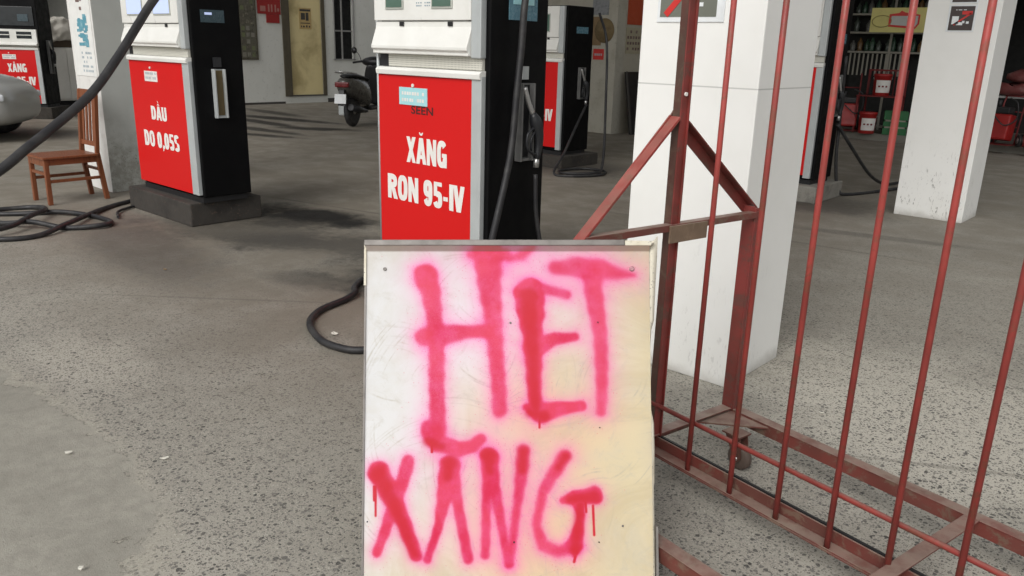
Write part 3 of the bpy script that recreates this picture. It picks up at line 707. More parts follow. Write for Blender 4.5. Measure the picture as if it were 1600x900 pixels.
# ------------------------------------------------------------------ wooden chair
def chair():
    e = empty('wooden_chair', (-8.17, 2.77, 0), R(2), label='reddish brown wooden chair with slatted back standing by the left pillar', cat='chair')
    hw, fy, by = .17, -.23, .235
    st = MB(); st.span(-.205, .205, -.26, .235, .415, .440, bev=.008); st.build('seat', 'wood', e)
    for sx in (-1, 1):
        l = MB(); l.bar((sx * hw, fy, 0), (sx * hw, fy + .005, .415), .038, .038, (0, 1, 0), bev=.004); l.build('leg', 'wood', e)
        l = MB(); l.bar((sx * hw, by + .045, 0), (sx * hw, by, .44), .036, .042, (0, 1, 0), bev=.004)
        l.bar((sx * hw, by, .43), (sx * hw, by + .05, 1.01), .034, .036, (0, 1, 0), bev=.004); l.build('leg', 'wood', e, )
        l = MB(); l.span(sx * hw - .011, sx * hw + .011, fy, by, .20, .228, bev=.003); l.span(sx * hw - .010, sx * hw + .010, fy, by, .36, .414); l.build('side_rail', 'wood', e)
    l = MB(); l.span(-hw, hw, fy - .011, fy + .011, .355, .413); l.build('apron', 'wood', e)
    l = MB(); l.span(-hw, hw, fy - .009, fy + .009, .27, .297); l.build('stretcher', 'wood', e)
    l = MB(); l.span(-hw, hw, by + .01, by + .028, .27, .297); l.build('stretcher', 'wood', e)
    l = MB(); l.box((0, by + .048, .975), (.37, .026, .085), Matrix.Rotation(R(-5), 3, 'X'), .006); l.build('top_rail', 'wood', e)
    l = MB(); l.box((0, by + .012, .52), (.33, .02, .045), Matrix.Rotation(R(-5), 3, 'X'), .003); l.build('lower_rail', 'wood', e)
    for k in range(4):
        x = -.105 + k * .07
        l = MB(); l.bar((x, by + .012, .53), (x, by + .046, .95), .034, .014, (0, 1, 0), bev=.003); l.build('back_slat', 'wood', e)
chair()

# ------------------------------------------------------------------ rolling gate
M['gate_plate'] = gate_mat('scuffed_brown_plate', (.22, .15, .10), (.17, .115, .075), (.25, .18, .12), .5, .4)
def gate():
    G = Vector((-1.38, 2.32, 0)); d = Vector((.98, -.199, 0)); rz = math.atan2(-.199, .98)
    e = empty('rolling_gate', G, rz, label='red steel bar gate on a wheeled base with a triangular end brace', cat='gate')
    L = 3.4; T = .455; ZB, ZT = .105, .155
    def angle(q, p0, p1, a=.045, t=.006, up=(0, 0, 1), flip=1):
        """L section"""
        q.bar(p0, p1, a, t, up); z = (Vector(p1) - Vector(p0)).normalized(); y = Vector(up); y = (y - z * y.dot(z)).normalized(); x = y.cross(z)
        o = x * (a / 2 - t / 2) * flip - y * (a / 2 - t * .5 + .0005)
        q.bar(Vector(p0) + o, Vector(p1) + o, t, a, up)
    # base rails
    q = MB(); q.span(-.03, L, -.032, .026, ZB, ZB + .006); q.span(-.03, L, -.032, -.028, ZB + .0065, ZB + .013); q.span(-.03, L, .020, .026, ZB + .0065, ZB + .046); q.build('centre_rail', 'gate_dusty', e, bevel=.0015)
    for sgn, nm in ((1, 'outer_rail'), (-1, 'outer_rail')):
        q = MB(); angle(q, (0, sgn * T, ZT), (L, sgn * T, ZT), .048, .006, flip=-1); q.build(nm, 'gate_dusty', e, bevel=.0015)
    for s in (.0, .94, 2.0, 3.1):
        q = MB(); angle(q, (s, -T + .03, ZT + .006), (s, T - .03, ZT + .006), .045, .006); q.build('cross_member', 'gate_dusty', e, bevel=.0015)
    q = MB(); q.span(-.03, L, .027, .036, ZB + .004, ZB + .050); q.build('dark_gap_strip', 'lid_black', e)  # added black strip stands in for the dark gap behind the rail flange
    for sgn in (1, -1):
        q = MB(); q.prism([(.0, sgn * (T - .02)), (.20, sgn * (T - .02)), (.0, sgn * (T - .22))], ZT - .012, ZT - .006, 'z'); q.build('gusset', 'gate_dusty', e)
    # end frame posts
    for sgn in (1, -1):
        q = MB(); t = .006
        pz = .965 if sgn > 0 else .87
        q.span(-.030, .020, sgn * T - .024, sgn * T - .018, ZT, pz)
        q.span(.0205, .0265, sgn * T - .024, sgn * T + .020, ZT, pz - .005)
        q.build('end_post', 'gate_dark', e, bevel=.0015)
        # diagonal brace up to the mast
        q = MB()
        if sgn < 0: q.bar((.006, -T - .005, .880), (.006, -.012, 1.297), .042, .010, (0, -1, 1)); q.bar((-.0125, -T - .005, .860), (-.0125, -.012, 1.295), .006, .026, (0, -1, 1))
        else: angle(q, (-.012, sgn * (T + .01), .955), (-.012, sgn * .01, 1.315), .040, .006, up=(0, 1 * sgn, 1), flip=-1)
        q.build('diagonal_brace', 'gate_red' if sgn < 0 else 'gate_dark', e, bevel=.0015)
    q = MB(); q.span(.0275, .0325, -T + .06, T, .925, .948); q.span(.0, .0270, -T + .08, -.01, .943, .948); q.span(.0, .0270, .034, T - .03, .943, .948); q.build('cross_bar', 'gate_dusty', e, bevel=.0015)
    q = MB(); q.span(.033, .040, -.03, .155, .886, .945); q.build('bracket_plate', 'gate_plate', e, bevel=.0015)
    # mast: two angles back to back
    q = MB()
    q.span(-.018, .012, -.003, .002, ZT, 2.4); q.span(-.018, -.013, .0025, .03, ZT, 2.4)
    q.build('mast', 'gate_brown', e, bevel=.001)
    q = MB(); q.span(.0125, .0175, -.003, .030, ZT, 2.4); q.span(.018, .026, .025, .030, ZT, 2.4)
    q.build('mast_angle', 'gate_dark', e, bevel=.001)
    q = MB(); q.cyl((.012, .012, 1.37), (.022, .012, 1.37), .0065, 12); q.build('bolt', 'white_metal', e)
    # vertical bars
    for k in range(18):
        s = .195 + k * .1805
        if s > L: break
        q = MB(); q.cyl((s, -.014, ZB + .006), (s, -.014, 2.4), .0090, 12); q.build('bar', 'gate_red', e)
    q = MB(); q.cyl((-.02, -.001, .285), (L, -.001, .285), .0085, 10); q.build('lower_rod', 'gate_red', e)
    q = MB(); q.span(-.03, L, -.02, .02, 2.38, 2.42); q.build('top_rail', 'gate_red', e)
    q = MB(); q.box((L - .02, 0, 1.27), (.04, .04, 2.3)); q.build('far_post', 'gate_red', e)
    # casters
    for (s, t_) in ((.14, T - .14), (.14, -T + .14), (3.2, T - .14), (3.2, -T + .14)):
        f = MB(); f.span(s - .04, s + .04, t_ - .035, t_ + .035, .136, .1425)
        for sg in (-1, 1): f.prism([(s - .034, .136), (s + .034, .136), (s + .048, .055), (s + .03, .032), (s + .008, .055)], t_ + sg * .022 - .002, t_ + sg * .022 + .002, 'y')
        fk = f.build('caster_fork', 'gate_brown', e)
        wv = MB(); wv.lathe([(.012, -.016), (.040, -.016), (.047, -.010), (.048, 0), (.047, .010), (.040, .016), (.012, .016)], (s + .026, t_, .0485), 'y', 24); wv.build('wheel', 'gate_brown_rubber', fk)
        wv = MB(); wv.cyl((s + .026, t_ - .027, .0485), (s + .026, t_ + .027, .0485), .007, 10); wv.build('axle', 'chrome', fk)
M['gate_brown_rubber'] = mat('worn_caster_rubber', (.10, .07, .055), .7, c2=(.05, .04, .035), scale=20)
gate()

# ------------------------------------------------------------------ the spray-painted board
def board():
    import numpy as np
    th = R(4.0)
    C = Vector((0, 0, 1.5)); F = 1250.97
    Pb = C + (FA + UA * (-(925 - 450) / F)) * 2.25
    up = (UA * math.cos(th) + FA * math.sin(th)); nrm = (-FA * math.cos(th) + UA * math.sin(th))
    # plane coordinates (metres) of a point of the board, measured from its lower middle
    def B(px, py):
        d_ = FA + RA * ((px - 800) / F) - UA * ((py - 450) / F)
        P = C + d_ * ((Pb - C).dot(nrm) / d_.dot(nrm)); r = P - Pb
        return r.dot(RA), r.dot(up)
    rot = Matrix((RA, -nrm, up)).transposed().to_4x4(); rot.translation = Pb
    e = bpy.data.objects.new('painted_board', None); e.empty_display_size = .1; col.objects.link(e); e.matrix_world = rot
    tag(e, 'off-white metal board spray painted HẾT XĂNG in red, leaning against the gate', 'sign board')
    uL, vT = B(573, 384); uR, _ = B(1014, 384); uR2, v9 = B(1021, 900); uL2, _ = B(568, 900); v0 = -.028
    H = vT - v0
    # face as a fine grid carrying the sprayed paint
    NX, NY = 460, 560
    t = np.linspace(0, 1, NY + 1)[:, None]; s = np.linspace(0, 1, NX + 1)[None, :]
    kx = (v9 - v0) / (v9 - vT)
    vv = v0 + t * H
    frac = (vT - vv) / (vT - v9)
    left = uL + (uL2 - uL) * frac; right = uR + (uR2 - uR) * frac
    uu = left + (right - left) * s
    vv = np.broadcast_to(vv, uu.shape)
    # shallow oil-canning and the folded lip at the top
    yy = .0015 * np.sin(uu * 9 + 1) * np.sin(vv * 7) 
    vc = B(800, 393.0)[1]
    lip_ = np.clip((vv - vc) / (vT - vc), 0, 1); yy = yy - lip_ * .014
    co = np.stack([uu, yy, vv], -1).reshape(-1, 3)
    rngn = np.random.default_rng(5)
    def seg(a, b_, r0, r1, dens, soft=1.0):
        ax, ay = B(*a); bx, by = B(*b_); k = B(900, 600)[0] - B(899, 600)[0]
        r0 *= k * 1.13; r1 *= k * 1.13; dens = dens ** .75
        dx, dy = bx - ax, by - ay; L2 = dx * dx + dy * dy + 1e-12
        tt = np.clip(((uu - ax) * dx + (vv - ay) * dy) / L2, 0, 1)
        dist = np.hypot(uu - ax - tt * dx, vv - ay - tt * dy); rr = (r0 + (r1 - r0) * tt) * (1 + .10 * np.sin(uu * 61 + vv * 83) * np.sin(vv * 47 - uu * 29))
        sd_ = (dist - rr) / (k * 1.0)         # in photo pixels outside the core
        core = dens / (1 + np.exp(np.clip((sd_ - .5) / (1.7 * soft), -30, 30)))
        halo = dens * np.exp(-np.clip(sd_ + 3, 0, None) / (10.5 * soft)) * .95
        return core, halo
    # (points, radii, density, softness)
    S = [
     ([(665, 430), (674, 460), (680, 500), (682, 560), (683, 620), (683, 680)], [16, 13, 11, 11, 11, 12], .80, 1.1),
     ([(663, 428), (667, 436)], [12, 12], .5, 1),
     ([(665, 526), (690, 524), (725, 519), (760, 517)], [14, 14, 10, 9], .84, 1.1),
     ([(762, 386), (763, 415), (765, 450), (771, 500), (776, 560), (781, 642)], [19, 19, 17, 12, 11, 10], .80, 1.25),
     ([(735, 398), (765, 402), (790, 396)], [6, 10, 8], .7, 1.3),
     ([(796, 405), (815, 398), (832, 387)], [4, 8, 5], .75, 1.5),
     ([(672, 672), (684, 693), (716, 702), (738, 697), (752, 686)], [13, 12, 11, 9, 7], .84, .9),
     ([(826, 458), (829, 490), (833, 540), (835, 600), (837, 640)], [20, 19, 12, 10, 9], .97, .9),
     ([(830, 450), (855, 453), (886, 461)], [10, 7, 6], .80, 1.1),
     ([(832, 545), (866, 530), (898, 526)], [14, 9, 6], .86, .9),
     ([(822, 636), (845, 645), (880, 638), (908, 634)], [5, 14, 9, 7], .96, .8),
     ([(843, 650), (844, 657)], [9, 2], 1.0, .5),
     ([(868, 418), (905, 418), (940, 420), (965, 428), (990, 430)], [10, 14, 13, 9, 3], .74, 1.6),
     ([(925, 430), (930, 470), (937, 520), (941, 580), (939, 643)], [13, 13, 10, 9, 7], .76, 1.2),
     ([(591, 737), (606, 765), (630, 815), (650, 868)], [14, 13, 10, 8], .97, .75),
     ([(637, 722), (630, 750), (612, 800), (589, 864)], [9, 9, 8, 6], .90, .8),
     ([(703, 725), (697, 760), (686, 820), (668, 874)], [13, 12, 6, 5], .94, .8),
     ([(707, 730), (716, 790), (731, 874)], [9, 7, 7], .86, .8),
     ([(764, 712), (762, 740), (760, 800), (758, 867)], [12, 8, 6, 6], .90, .9),
     ([(766, 715), (772, 760), (783, 820), (795, 882)], [12, 8, 6, 5], .90, .9),
     ([(817, 705), (816, 735), (808, 790), (797, 880)], [9, 9, 6, 5], .84, 1.1),
     ([(883, 712), (868, 735), (848, 770), (838, 820), (848, 852), (873, 862), (897, 856)], [9, 9, 7, 6, 8, 8, 8], .80, 1.2),
     ([(880, 782), (900, 778), (928, 774)], [5, 10, 12], .97, .7),
     ([(905, 786), (907, 806)], [10, 3], .97, .6), ([(908, 805), (904, 825), (899, 850)], [5, 7, 11], .95, .7),
     ([(899, 858), (898, 873)], [7, 1], 1, .5),
    ]
    core = np.zeros_like(uu); halo = np.zeros_like(uu)
    for pts, rs, dn, sf in S:
        c_ = np.zeros_like(uu); h_ = np.zeros_like(uu)
        for i in range(len(pts) - 1):
            a, b_ = seg(pts[i], pts[i + 1], rs[i], rs[i + 1], dn, sf); c_ = np.maximum(c_, a); h_ = np.maximum(h_, b_)
        core = 1 - (1 - core) * (1 - c_ * .98); halo = 1 - (1 - halo) * (1 - h_)
    # heavy wet centres
    wet = np.zeros_like(uu)
    for pts, rs in (([(826, 462), (832, 560), (838, 650)], [12, 8, 6]), ([(592, 740), (625, 810), (647, 866)], [11, 8, 6]), ([(703, 724), (700, 745)], [10, 6]), ([(764, 712), (765, 735)], [10, 5]), ([(817, 706), (816, 735)], [7, 6]), ([(890, 781), (928, 776)], [5, 9]), ([(907, 790), (899, 860)], [6, 7]), ([(828, 645), (850, 650)], [6, 8]), ([(668, 690), (690, 698)], [6, 5]), ([(884, 713), (872, 730)], [6, 4])):
        for i in range(len(pts) - 1):
            a, _ = seg(pts[i], pts[i + 1], rs[i], rs[i + 1], 1, 1.2); wet = np.maximum(wet, a)
    for a, b_, r in (((843, 655), (843, 668), 1.3), ((926.5, 790), (928.5, 836), 1.3), ((906, 795), (907, 820), 2.0), ((587, 760), (587, 806), 1.2), ((584.5, 760), (584.5, 782), 1.2), ((899, 870), (897, 878), 1.5), ((675, 695), (675, 706), 1.7), ((915, 785), (916, 800), 1.4)):
        c_, _ = seg(a, b_, r, r * .8, .97, .22); wet = np.maximum(wet, c_); core = np.maximum(core, c_)
    edge_l = (uu - left) / .02
    # ageing tone: 0 = clean white left side, 1 = yellowed
    sx = (uu - uL) / (uR - uL); ty = (vT - vv) / H
    yel = np.clip(1.5 * (sx - .30) + 1.15 * (ty - .35) + .1 * np.sin(uu * 17 + vv * 9), 0, 1)
    grm = np.clip(np.exp(-(vT - vv) / .07) * .7 + .30 * yel * (1 - ty) + np.exp(-(uu - left) / .03) * .25 * (ty < .5) + np.exp(-(((sx - .86) / .10) ** 2 + ((ty - .80) / .12) ** 2)) * .45 + np.exp(-(right - uu) / .02) * .3, 0, 1)
    ora = np.exp(-(((sx - .62) / .22) ** 2 + ((ty - .47) / .13) ** 2)) * .8 + np.exp(-(((sx - .55) / .28) ** 2 + ((ty - .8) / .2) ** 2)) * .6
    scr = np.zeros_like(uu); rs_ = random.Random(21); kk = B(900, 600)[0] - B(899, 600)[0]
    for _ in range(48):
        hx, hy = rs_.uniform(590, 1000), rs_.uniform(410, 890); r0 = rs_.uniform(40, 180); a0 = rs_.uniform(-PI, PI); cu_, cv_ = B(hx, hy)
        rad = np.hypot(uu - cu_, vv - cv_) / kk; an0 = np.arctan2(vv - cv_, uu - cu_)
        for q_ in range(rs_.randint(3, 9)):
            rq = r0 + q_ * rs_.uniform(3, 8); aq = a0 + rs_.uniform(-.25, .25); da = rs_.uniform(.08, .35); wpx = rs_.uniform(.5, 1.3); dn = rs_.uniform(.25, .9)
            an = (an0 - aq + PI) % (2 * PI) - PI
            scr = np.maximum(scr, dn * np.exp(-((rad - rq) / wpx) ** 2) * np.clip((da - np.abs(an)) / .12, 0, 1))
    me = bpy.data.meshes.new('board_face')
    idx = np.arange((NX + 1) * (NY + 1)).reshape(NY + 1, NX + 1)
    quads = np.stack([idx[:-1, :-1], idx[:-1, 1:], idx[1:, 1:], idx[1:, :-1]], -1).reshape(-1, 4)
    me.from_pydata(co.tolist(), [], quads.tolist())
    for p in me.polygons: p.use_smooth = True
    for nm, arr in (('spray', core), ('mist', halo), ('wet', wet), ('yellowing', yel), ('rusty', ora), ('grime', grm), ('scratches', scr)):
        at = me.attributes.new(nm, 'FLOAT', 'POINT'); at.data.foreach_set('value', np.clip(arr, 0, 1).astype(np.float32).ravel())
    X, n, b = newmat('sprayed_sheet_metal')
    def A(nm):
        x = N(n, 'ShaderNodeAttribute'); x.attribute_name = nm; return x.outputs['Fac']
    v = objc(n)
    base = mixc(n, A('yellowing'), (.68, .69, .70), (.66, .57, .37))
    base = mixc(n, math_(n, 'MULTIPLY', A('rusty'), .95), base, (.70, .50, .27))
    base = mixc(n, math_(n, 'MULTIPLY', A('grime'), ramp(n, noise(n, v, 7, 5, .7), .3, .7, .35, 1)), base, (.42, .38, .32))
    cl = ramp(n, noise(n, v, 4.5, 6, .65, .8), .45, .72, 0, .35); base = mixc(n, cl, base, (.52, .50, .43))
    # curved scouring marks
    base = mixc(n, math_(n, 'MULTIPLY', A('scratches'), ramp(n, noise(n, v, 60, 3, .7), .35, .6, .25, .8)), base, (.40, .37, .30))
    base = mixc(n, ramp(n, noise(n, v, 30, 5, .8, 1.5), .64, .74, 0, .35), base, (.36, .34, .28))
    s_ = A('spray')
    gr = noise(n, v, 420, 2, .7)
    s_ = ramp(n, math_(n, 'ADD', s_, math_(n, 'MULTIPLY', math_(n, 'SUBTRACT', gr, .5), .35)), .04, .98)
    s_ = math_(n, 'MULTIPLY', s_, ramp(n, noise(n, v, 16, 4, .6), .3, .6, .78, 1.0))
    # scattered droplets of overspray
    vd = N(n, 'ShaderNodeTexVoronoi'); setin(vd, Scale=210); n.links.new(v, vd.inputs['Vector']); cd = sepz(n, vd.outputs['Color'])
    drop = math_(n, 'MULTIPLY', ramp(n, vd.outputs['Distance'], .30, .18), math_(n, 'GREATER_THAN', math_(n, 'MULTIPLY', A('mist'), .45), math_(n, 'SUBTRACT', 1.0, cd[0])))
    # cloudy handling dirt
    base = mixc(n, math_(n, 'MULTIPLY', ramp(n, noise(n, v, 3.2, 6, .75, 1.2), .40, .62, 0, .65), math_(n, 'ADD', A('yellowing'), .15)), base, (.54, .45, .28))
    base = mixc(n, ramp(n, noise(n, v, 11, 6, .8, 2.0), .50, .68, 0, .34), base, (.45, .42, .35))
    mist = math_(n, 'MULTIPLY', A('mist'), ramp(n, gr, .25, .7, .75, 1.1))
    base = mixc(n, math_(n, 'MINIMUM', mist, .9), base, (.86, .07, .42))
    tn = ramp(n, noise(n, v, 5, 3), .38, .62)
    base = mixc(n, s_, base, mixc(n, tn, (.60, .010, .060), (.66, .038, .095)))
    base = mixc(n, math_(n, 'MULTIPLY', drop, .6), base, (.62, .02, .12))
    base = mixc(n, math_(n, 'MULTIPLY', A('wet'), .85), base, (.52, .005, .014))
    # darker brown band along the folded lip at the top
    sz = sepz(n, v)
    fold = ramp(n, sz[2], vc - .002, vc + .003); base = mixc(n, math_(n, 'MULTIPLY', fold, .55), base, (.26, .17, .13))
    n.links.new(base, b.inputs['Base Color'])
    n.links.new(ramp(n, noise(n, v, 12, 4), .3, .7, .34, .5), b.inputs['Roughness'])
    bump(n, b, math_(n, 'ADD', noise(n, v, 22, 4), math_(n, 'MULTIPLY', A('scratches'), -.25)), .10, .002)
    b.inputs['Specular IOR Level'].default_value = .3
    me.materials.append(X)
    fo = bpy.data.objects.new('face', me); col.objects.link(fo); fo.parent = e
    # back sheet and returns
    M['board_steel'] = mat('grey_galvanised_edge', (.22, .205, .19), .45, .3, c2=(.12, .11, .10), scale=14, amt=.7)
    M['board_cream'] = mat('flaking_cream_paint', (.70, .66, .54), .5, c2=(.55, .49, .36), scale=11, amt=.7, fine=(.10, .09, .08, .8))
    q = MB(); q.prism([(uL + .004, vT), (uR - .004, vT), (uR2 - .004, v0), (uL2 + .004, v0)], .012, .026, 'y'); q.build('back_sheet', 'board_steel', e)
    uTL, vTT = B(570.5, 375.5); uTR, vTR = B(1028, 376)
    q = MB(); q.prism([(uTL, vTT), (B(975, 376)[0], vTT), (B(975, 383)[0], vT - .001), (uTL, vT - .001)], -.0165, .024, 'y'); q.build('top_flange', 'board_steel', e, bevel=.002)
    q = MB(); q.prism([(B(975.5, 376)[0], vTT - .002), (B(1022, 377)[0], vTT - .004), (B(1016, 383)[0], vT - .001), (B(975.5, 383)[0], vT - .001)], -.0160, .022, 'y'); q.build('bent_corner', 'board_cream', e, bevel=.002)
    # left edge: flaked white at the top, bare grey below
    q = MB(); a = B(569.5, 380); b2 = B(573, 380); c2 = B(572.5, 446); d2 = B(569, 446)
    q.prism([a, b2, c2, d2], -.006, .024, 'y'); q.build('left_edge_paint', 'board_cream', e)
    q = MB(); a = B(570, 446.5); b2 = B(572.5, 446.5); c2 = (uL2 - .0005, v0); d2 = (uL2 - .006, v0)
    q.prism([a, b2, c2, d2], -.004, .024, 'y'); q.build('left_flange', 'board_steel', e)
    # right flange, jagged and dented
    rr = random.Random(9)
    outer = [(1029, 368), (1028, 400), (1025, 450), (1023, 500), (1019, 515), (1017, 540), (1017, 600), (1018, 640), (1023, 662), (1024, 700), (1024, 755), (1023, 760), (1024, 820), (1025, 900), (1025, 924)]
    inner = [(1013.6, 384), (1014, 400), (1014.3, 450), (1014.8, 500), (1015, 515), (1015.4, 540), (1016, 600), (1016.6, 640), (1017, 662), (1017.6, 700), (1018.6, 755), (1019, 760), (1019.8, 820), (1021.4, 900), (1021.8, 924)]
    PO = [B(*p) for p in outer]; PI_ = [B(*p) for p in inner]
    q = MB(); sec = []
    for (ou, ov), (iu, iv) in zip(PO, PI_):
        iu += .0006
        ou = max(ou, iu + .0025); sec.append([(iu, .002, iv), (ou, .012, ov), (ou, .024, ov), (iu, .024, iv)])
    q.loft(sec); q.build('right_flange', 'board_cream', e)
    q = MB(); a = B(1024.5, 822); q.span(a[0], a[0] + .006, -.006, .02, B(1022, 905)[1], a[1]); q.build('hinge_scrap', 'board_steel', e)
    # rivets and holes
    for (px, py, r, mt) in ((601.5, 420.5, .0052, 'board_steel'), (987, 420, .0075, 'rivet_pink'), (797.5, 504.5, .003, 'board_steel'), (934, 503.5, .0018, 'lid_black'), (803, 847, .0022, 'lid_black'), (937, 668, .0018, 'lid_black'), (973, 821.5, .003, 'board_steel'), (574, 815, .002, 'lid_black'), (936, 847, .0018, 'lid_black')):
        u_, v_ = B(px, py); q = MB(); q.lathe([(.0001, -.0022), (r * .45, -.0045), (r, -.0035), (r, .004)], (u_, 0, v_), 'y', 16); q.build('screw', mt, e)
M['rivet_pink'] = mat('pink_sprayed_washer', (.45, .22, .25), .4)
board()

# ------------------------------------------------------------------ far buildings
M['wall_white'] = mat('limewashed_wall', (.74, .75, .71), .9, c2=(.64, .65, .60), scale=1.2, amt=.6, fine=(.36, .35, .33, .3))
M['wall_beige'] = mat('beige_wall', (.46, .43, .35), .9, c2=(.32, .29, .23), scale=1.6, amt=.8, fine=(.2, .17, .13, .3))
M['door_yellow'] = mat('cream_yellow_door', (.80, .68, .36), .5, c2=(.38, .29, .12), scale=1.3, amt=.7)
M['frame_olive'] = mat('olive_brown_frame', (.10, .085, .055), .7, c2=(.07, .06, .04), scale=6)
M['frame_grey'] = mat('grey_frame', (.33, .33, .32), .7)
M['black_void'] = mat('dark_opening', (.008, .008, .009), .7)
M['notice_photo'] = mat('dense_notice_print', (.12, .115, .085), .7, c2=(.05, .045, .035), scale=14, amt=1, fine=(.34, .32, .26, .5))
M['skirting'] = mat('dark_skirting', (.07, .065, .06), .9)
M['cloth'] = mat('off_white_plastic_sheet', (.50, .48, .43), .6, c2=(.36, .34, .30), scale=5, amt=.7, bmp=.4)
M['straw'] = mat('aged_straw', (.20, .145, .07), .8, c2=(.13, .09, .045), scale=12, amt=.8)
M['orange_red'] = mat('orange_red_poster', (.50, .08, .03), .5)

def wallbox(name, x0, x1, y0, y1, z0, z1, mt, label, **kw):
    cx, cy = (x0 + x1) / 2, (y0 + y1) / 2
    q = MB(); q.span(x0 - cx, x1 - cx, y0 - cy, y1 - cy, z0, z1); o = q.build(name, mt); o.location = (cx, cy, 0); return tag(o, label, 'wall', **kw)
# station house along x = -18 with doorway, window, notices
HX = -18.0
hw_ = empty('station_house', (HX, 10.5, 0), label='white station house wall with yellow door and barred window at the back left', cat='building')
q = MB()
# wall pieces around the openings (local y = world y - 10.5)
def W_(q, ya, yb, za, zb): q.span(-.3, 0, ya - 10.5, yb - 10.5, za, zb)
W_(q, 7.1, 11.42, .0, 4.8); W_(q, 11.42, 12.66, .0, .17); W_(q, 12.66, 12.93, 0, 4.8); W_(q, 12.93, 13.58, 0, 1.06); W_(q, 13.58, 17.2, 0, 4.8); W_(q, 11.42, 12.66, 2.9, 4.8); W_(q, 12.93, 13.58, 2.75, 4.8)
q.span(-6, -.3, 7.1 - 10.5, 7.3 - 10.5, 0, 4.8)
q.build('wall', 'wall_white', hw_)
q = MB(); q.span(.0, .02, 7.1 - 10.5, 11.40 - 10.5, 0, .05); q.span(.0, .02, 12.68 - 10.5, 17.2 - 10.5, 0, .10); q.build('skirting', 'skirting', hw_)
q = MB(); q.span(-.06, -.02, 11.62 - 10.5, 12.56 - 10.5, .20, 2.85, bev=.005); door = q.build('door', 'door_yellow', hw_)
q = MB(); q.span(-.012, .03, 11.42 - 10.5, 11.62 - 10.5, .17, 2.9); q.span(-.012, .02, 12.56 - 10.5, 12.66 - 10.5, .17, 2.9); q.build('frame', 'frame_olive', door)
q = MB(); q.span(-.02, .05, 11.5 - 10.5, 12.6 - 10.5, .175, .20); q.build('doorstep', 'skirting', door)
q = MB(); q.span(-.018, .002, 11.93 - 10.5, 12.28 - 10.5, 1.80, 2.30); dn = q.build('notice', 'door_notice', door) if False else None
M['notice_yellow'] = mat('aged_yellow_paper', (.55, .40, .17), .7, c2=(.45, .30, .12), scale=8)
q = MB(); q.span(-.0195, -.015, 11.93 - 10.5, 12.28 - 10.5, 1.80, 2.30); dn = q.build('door_notice', 'notice_yellow', door)
q = MB()
for (ya, yb, za, zb) in ((11.98, 12.10, 2.02, 2.18), (12.12, 12.2, 2.0, 2.19), (11.95, 12.26, 2.22, 2.27), (11.97, 12.0, 1.84, 1.88), (12.03, 12.08, 1.84, 1.88), (12.12, 12.16, 1.84, 1.89), (12.2, 12.24, 1.84, 1.88), (11.96, 12.24, 1.93, 1.95)):
    q.span(-.0148, -.013, ya - 10.5, yb - 10.5, za, zb)
q.build('print', 'skirting', dn)
# window with bars
q = MB(); q.span(-.14, -.12, 12.93 - 10.5, 13.58 - 10.5, 1.06, 2.75); win = q.build('window', 'black_void', hw_)
q = MB(); q.span(-.02, .02, 12.93 - 10.5, 12.96 - 10.5, 1.06, 2.75); q.span(-.02, .02, 13.55 - 10.5, 13.58 - 10.5, 1.06, 2.75); q.span(-.02, .02, 12.9 - 10.5, 13.6 - 10.5, 1.06, 1.09)
q.span(-.03, -.005, 13.20 - 10.5 - .018, 13.20 - 10.5 + .018, 1.09, 2.75)
q.span(-.036, -.031, 12.96 - 10.5, 13.55 - 10.5, 1.77, 1.81); q.build('window_bars', 'frame_grey', win)
# notices on the house wall
nb = empty('notice_board', (HX + .002, 10.36, 1.05), label='framed board crowded with small photographs on the white wall behind the left pump', cat='notice board')
q = MB(); q.span(0, .03, -.36, .36, 0, 1.9, bev=.004); q.build('frame', 'frame_olive', nb)
q = MB(); q.span(.031, .034, -.33, .33, .03, 1.87); q.build('print_sheet', 'notice_photo', nb)
rr = random.Random(2); pt = [mat('small_photographs', (.24, .23, .19), .6, c2=(.09, .09, .07), scale=9, amt=.9), mat('small_dark_photographs', (.10, .09, .07), .6, c2=(.30, .28, .2), scale=11, amt=.9), mat('small_green_photographs', (.16, .18, .09), .6, c2=(.07, .07, .05), scale=11, amt=.9)]
for i in range(12):
    for j in range(5):
        y = -.30 + j * .123; z = .07 + i * .15
        if rr.random() < .8: q = MB(); q.span(.0345, .036, y, y + .09, z, z + .10); q.build('photograph', rr.choice(pt), nb)
rs = empty('red_wall_sign', (HX + .002, 11.10, 2.03), label='dark red sign with worn lettering high on the wall left of the yellow door', cat='sign')
M['sign_darkred'] = mat('dark_red_sign', (.34, .018, .016), .5)
q = MB(); q.span(0, .02, -.33, .29, .08, .55); q.span(0, .018, -.10, .25, -.12, .078); q.build('panel', 'sign_darkred', rs)
q = MB()
for (ya, yb, za, zb) in ((-.26, -.12, .14, .26), (-.05, -.01, .13, .30), (.03, .07, .13, .30), (.13, .17, .13, .30), (.2, .25, .15, .22)): q.span(.021, .023, ya, yb, za, zb)
q.build('lettering', 'red_faded', rs) if 'red_faded' in M else q.build('lettering', mat('faded_pink_lettering', (.45, .20, .17), .6), rs)

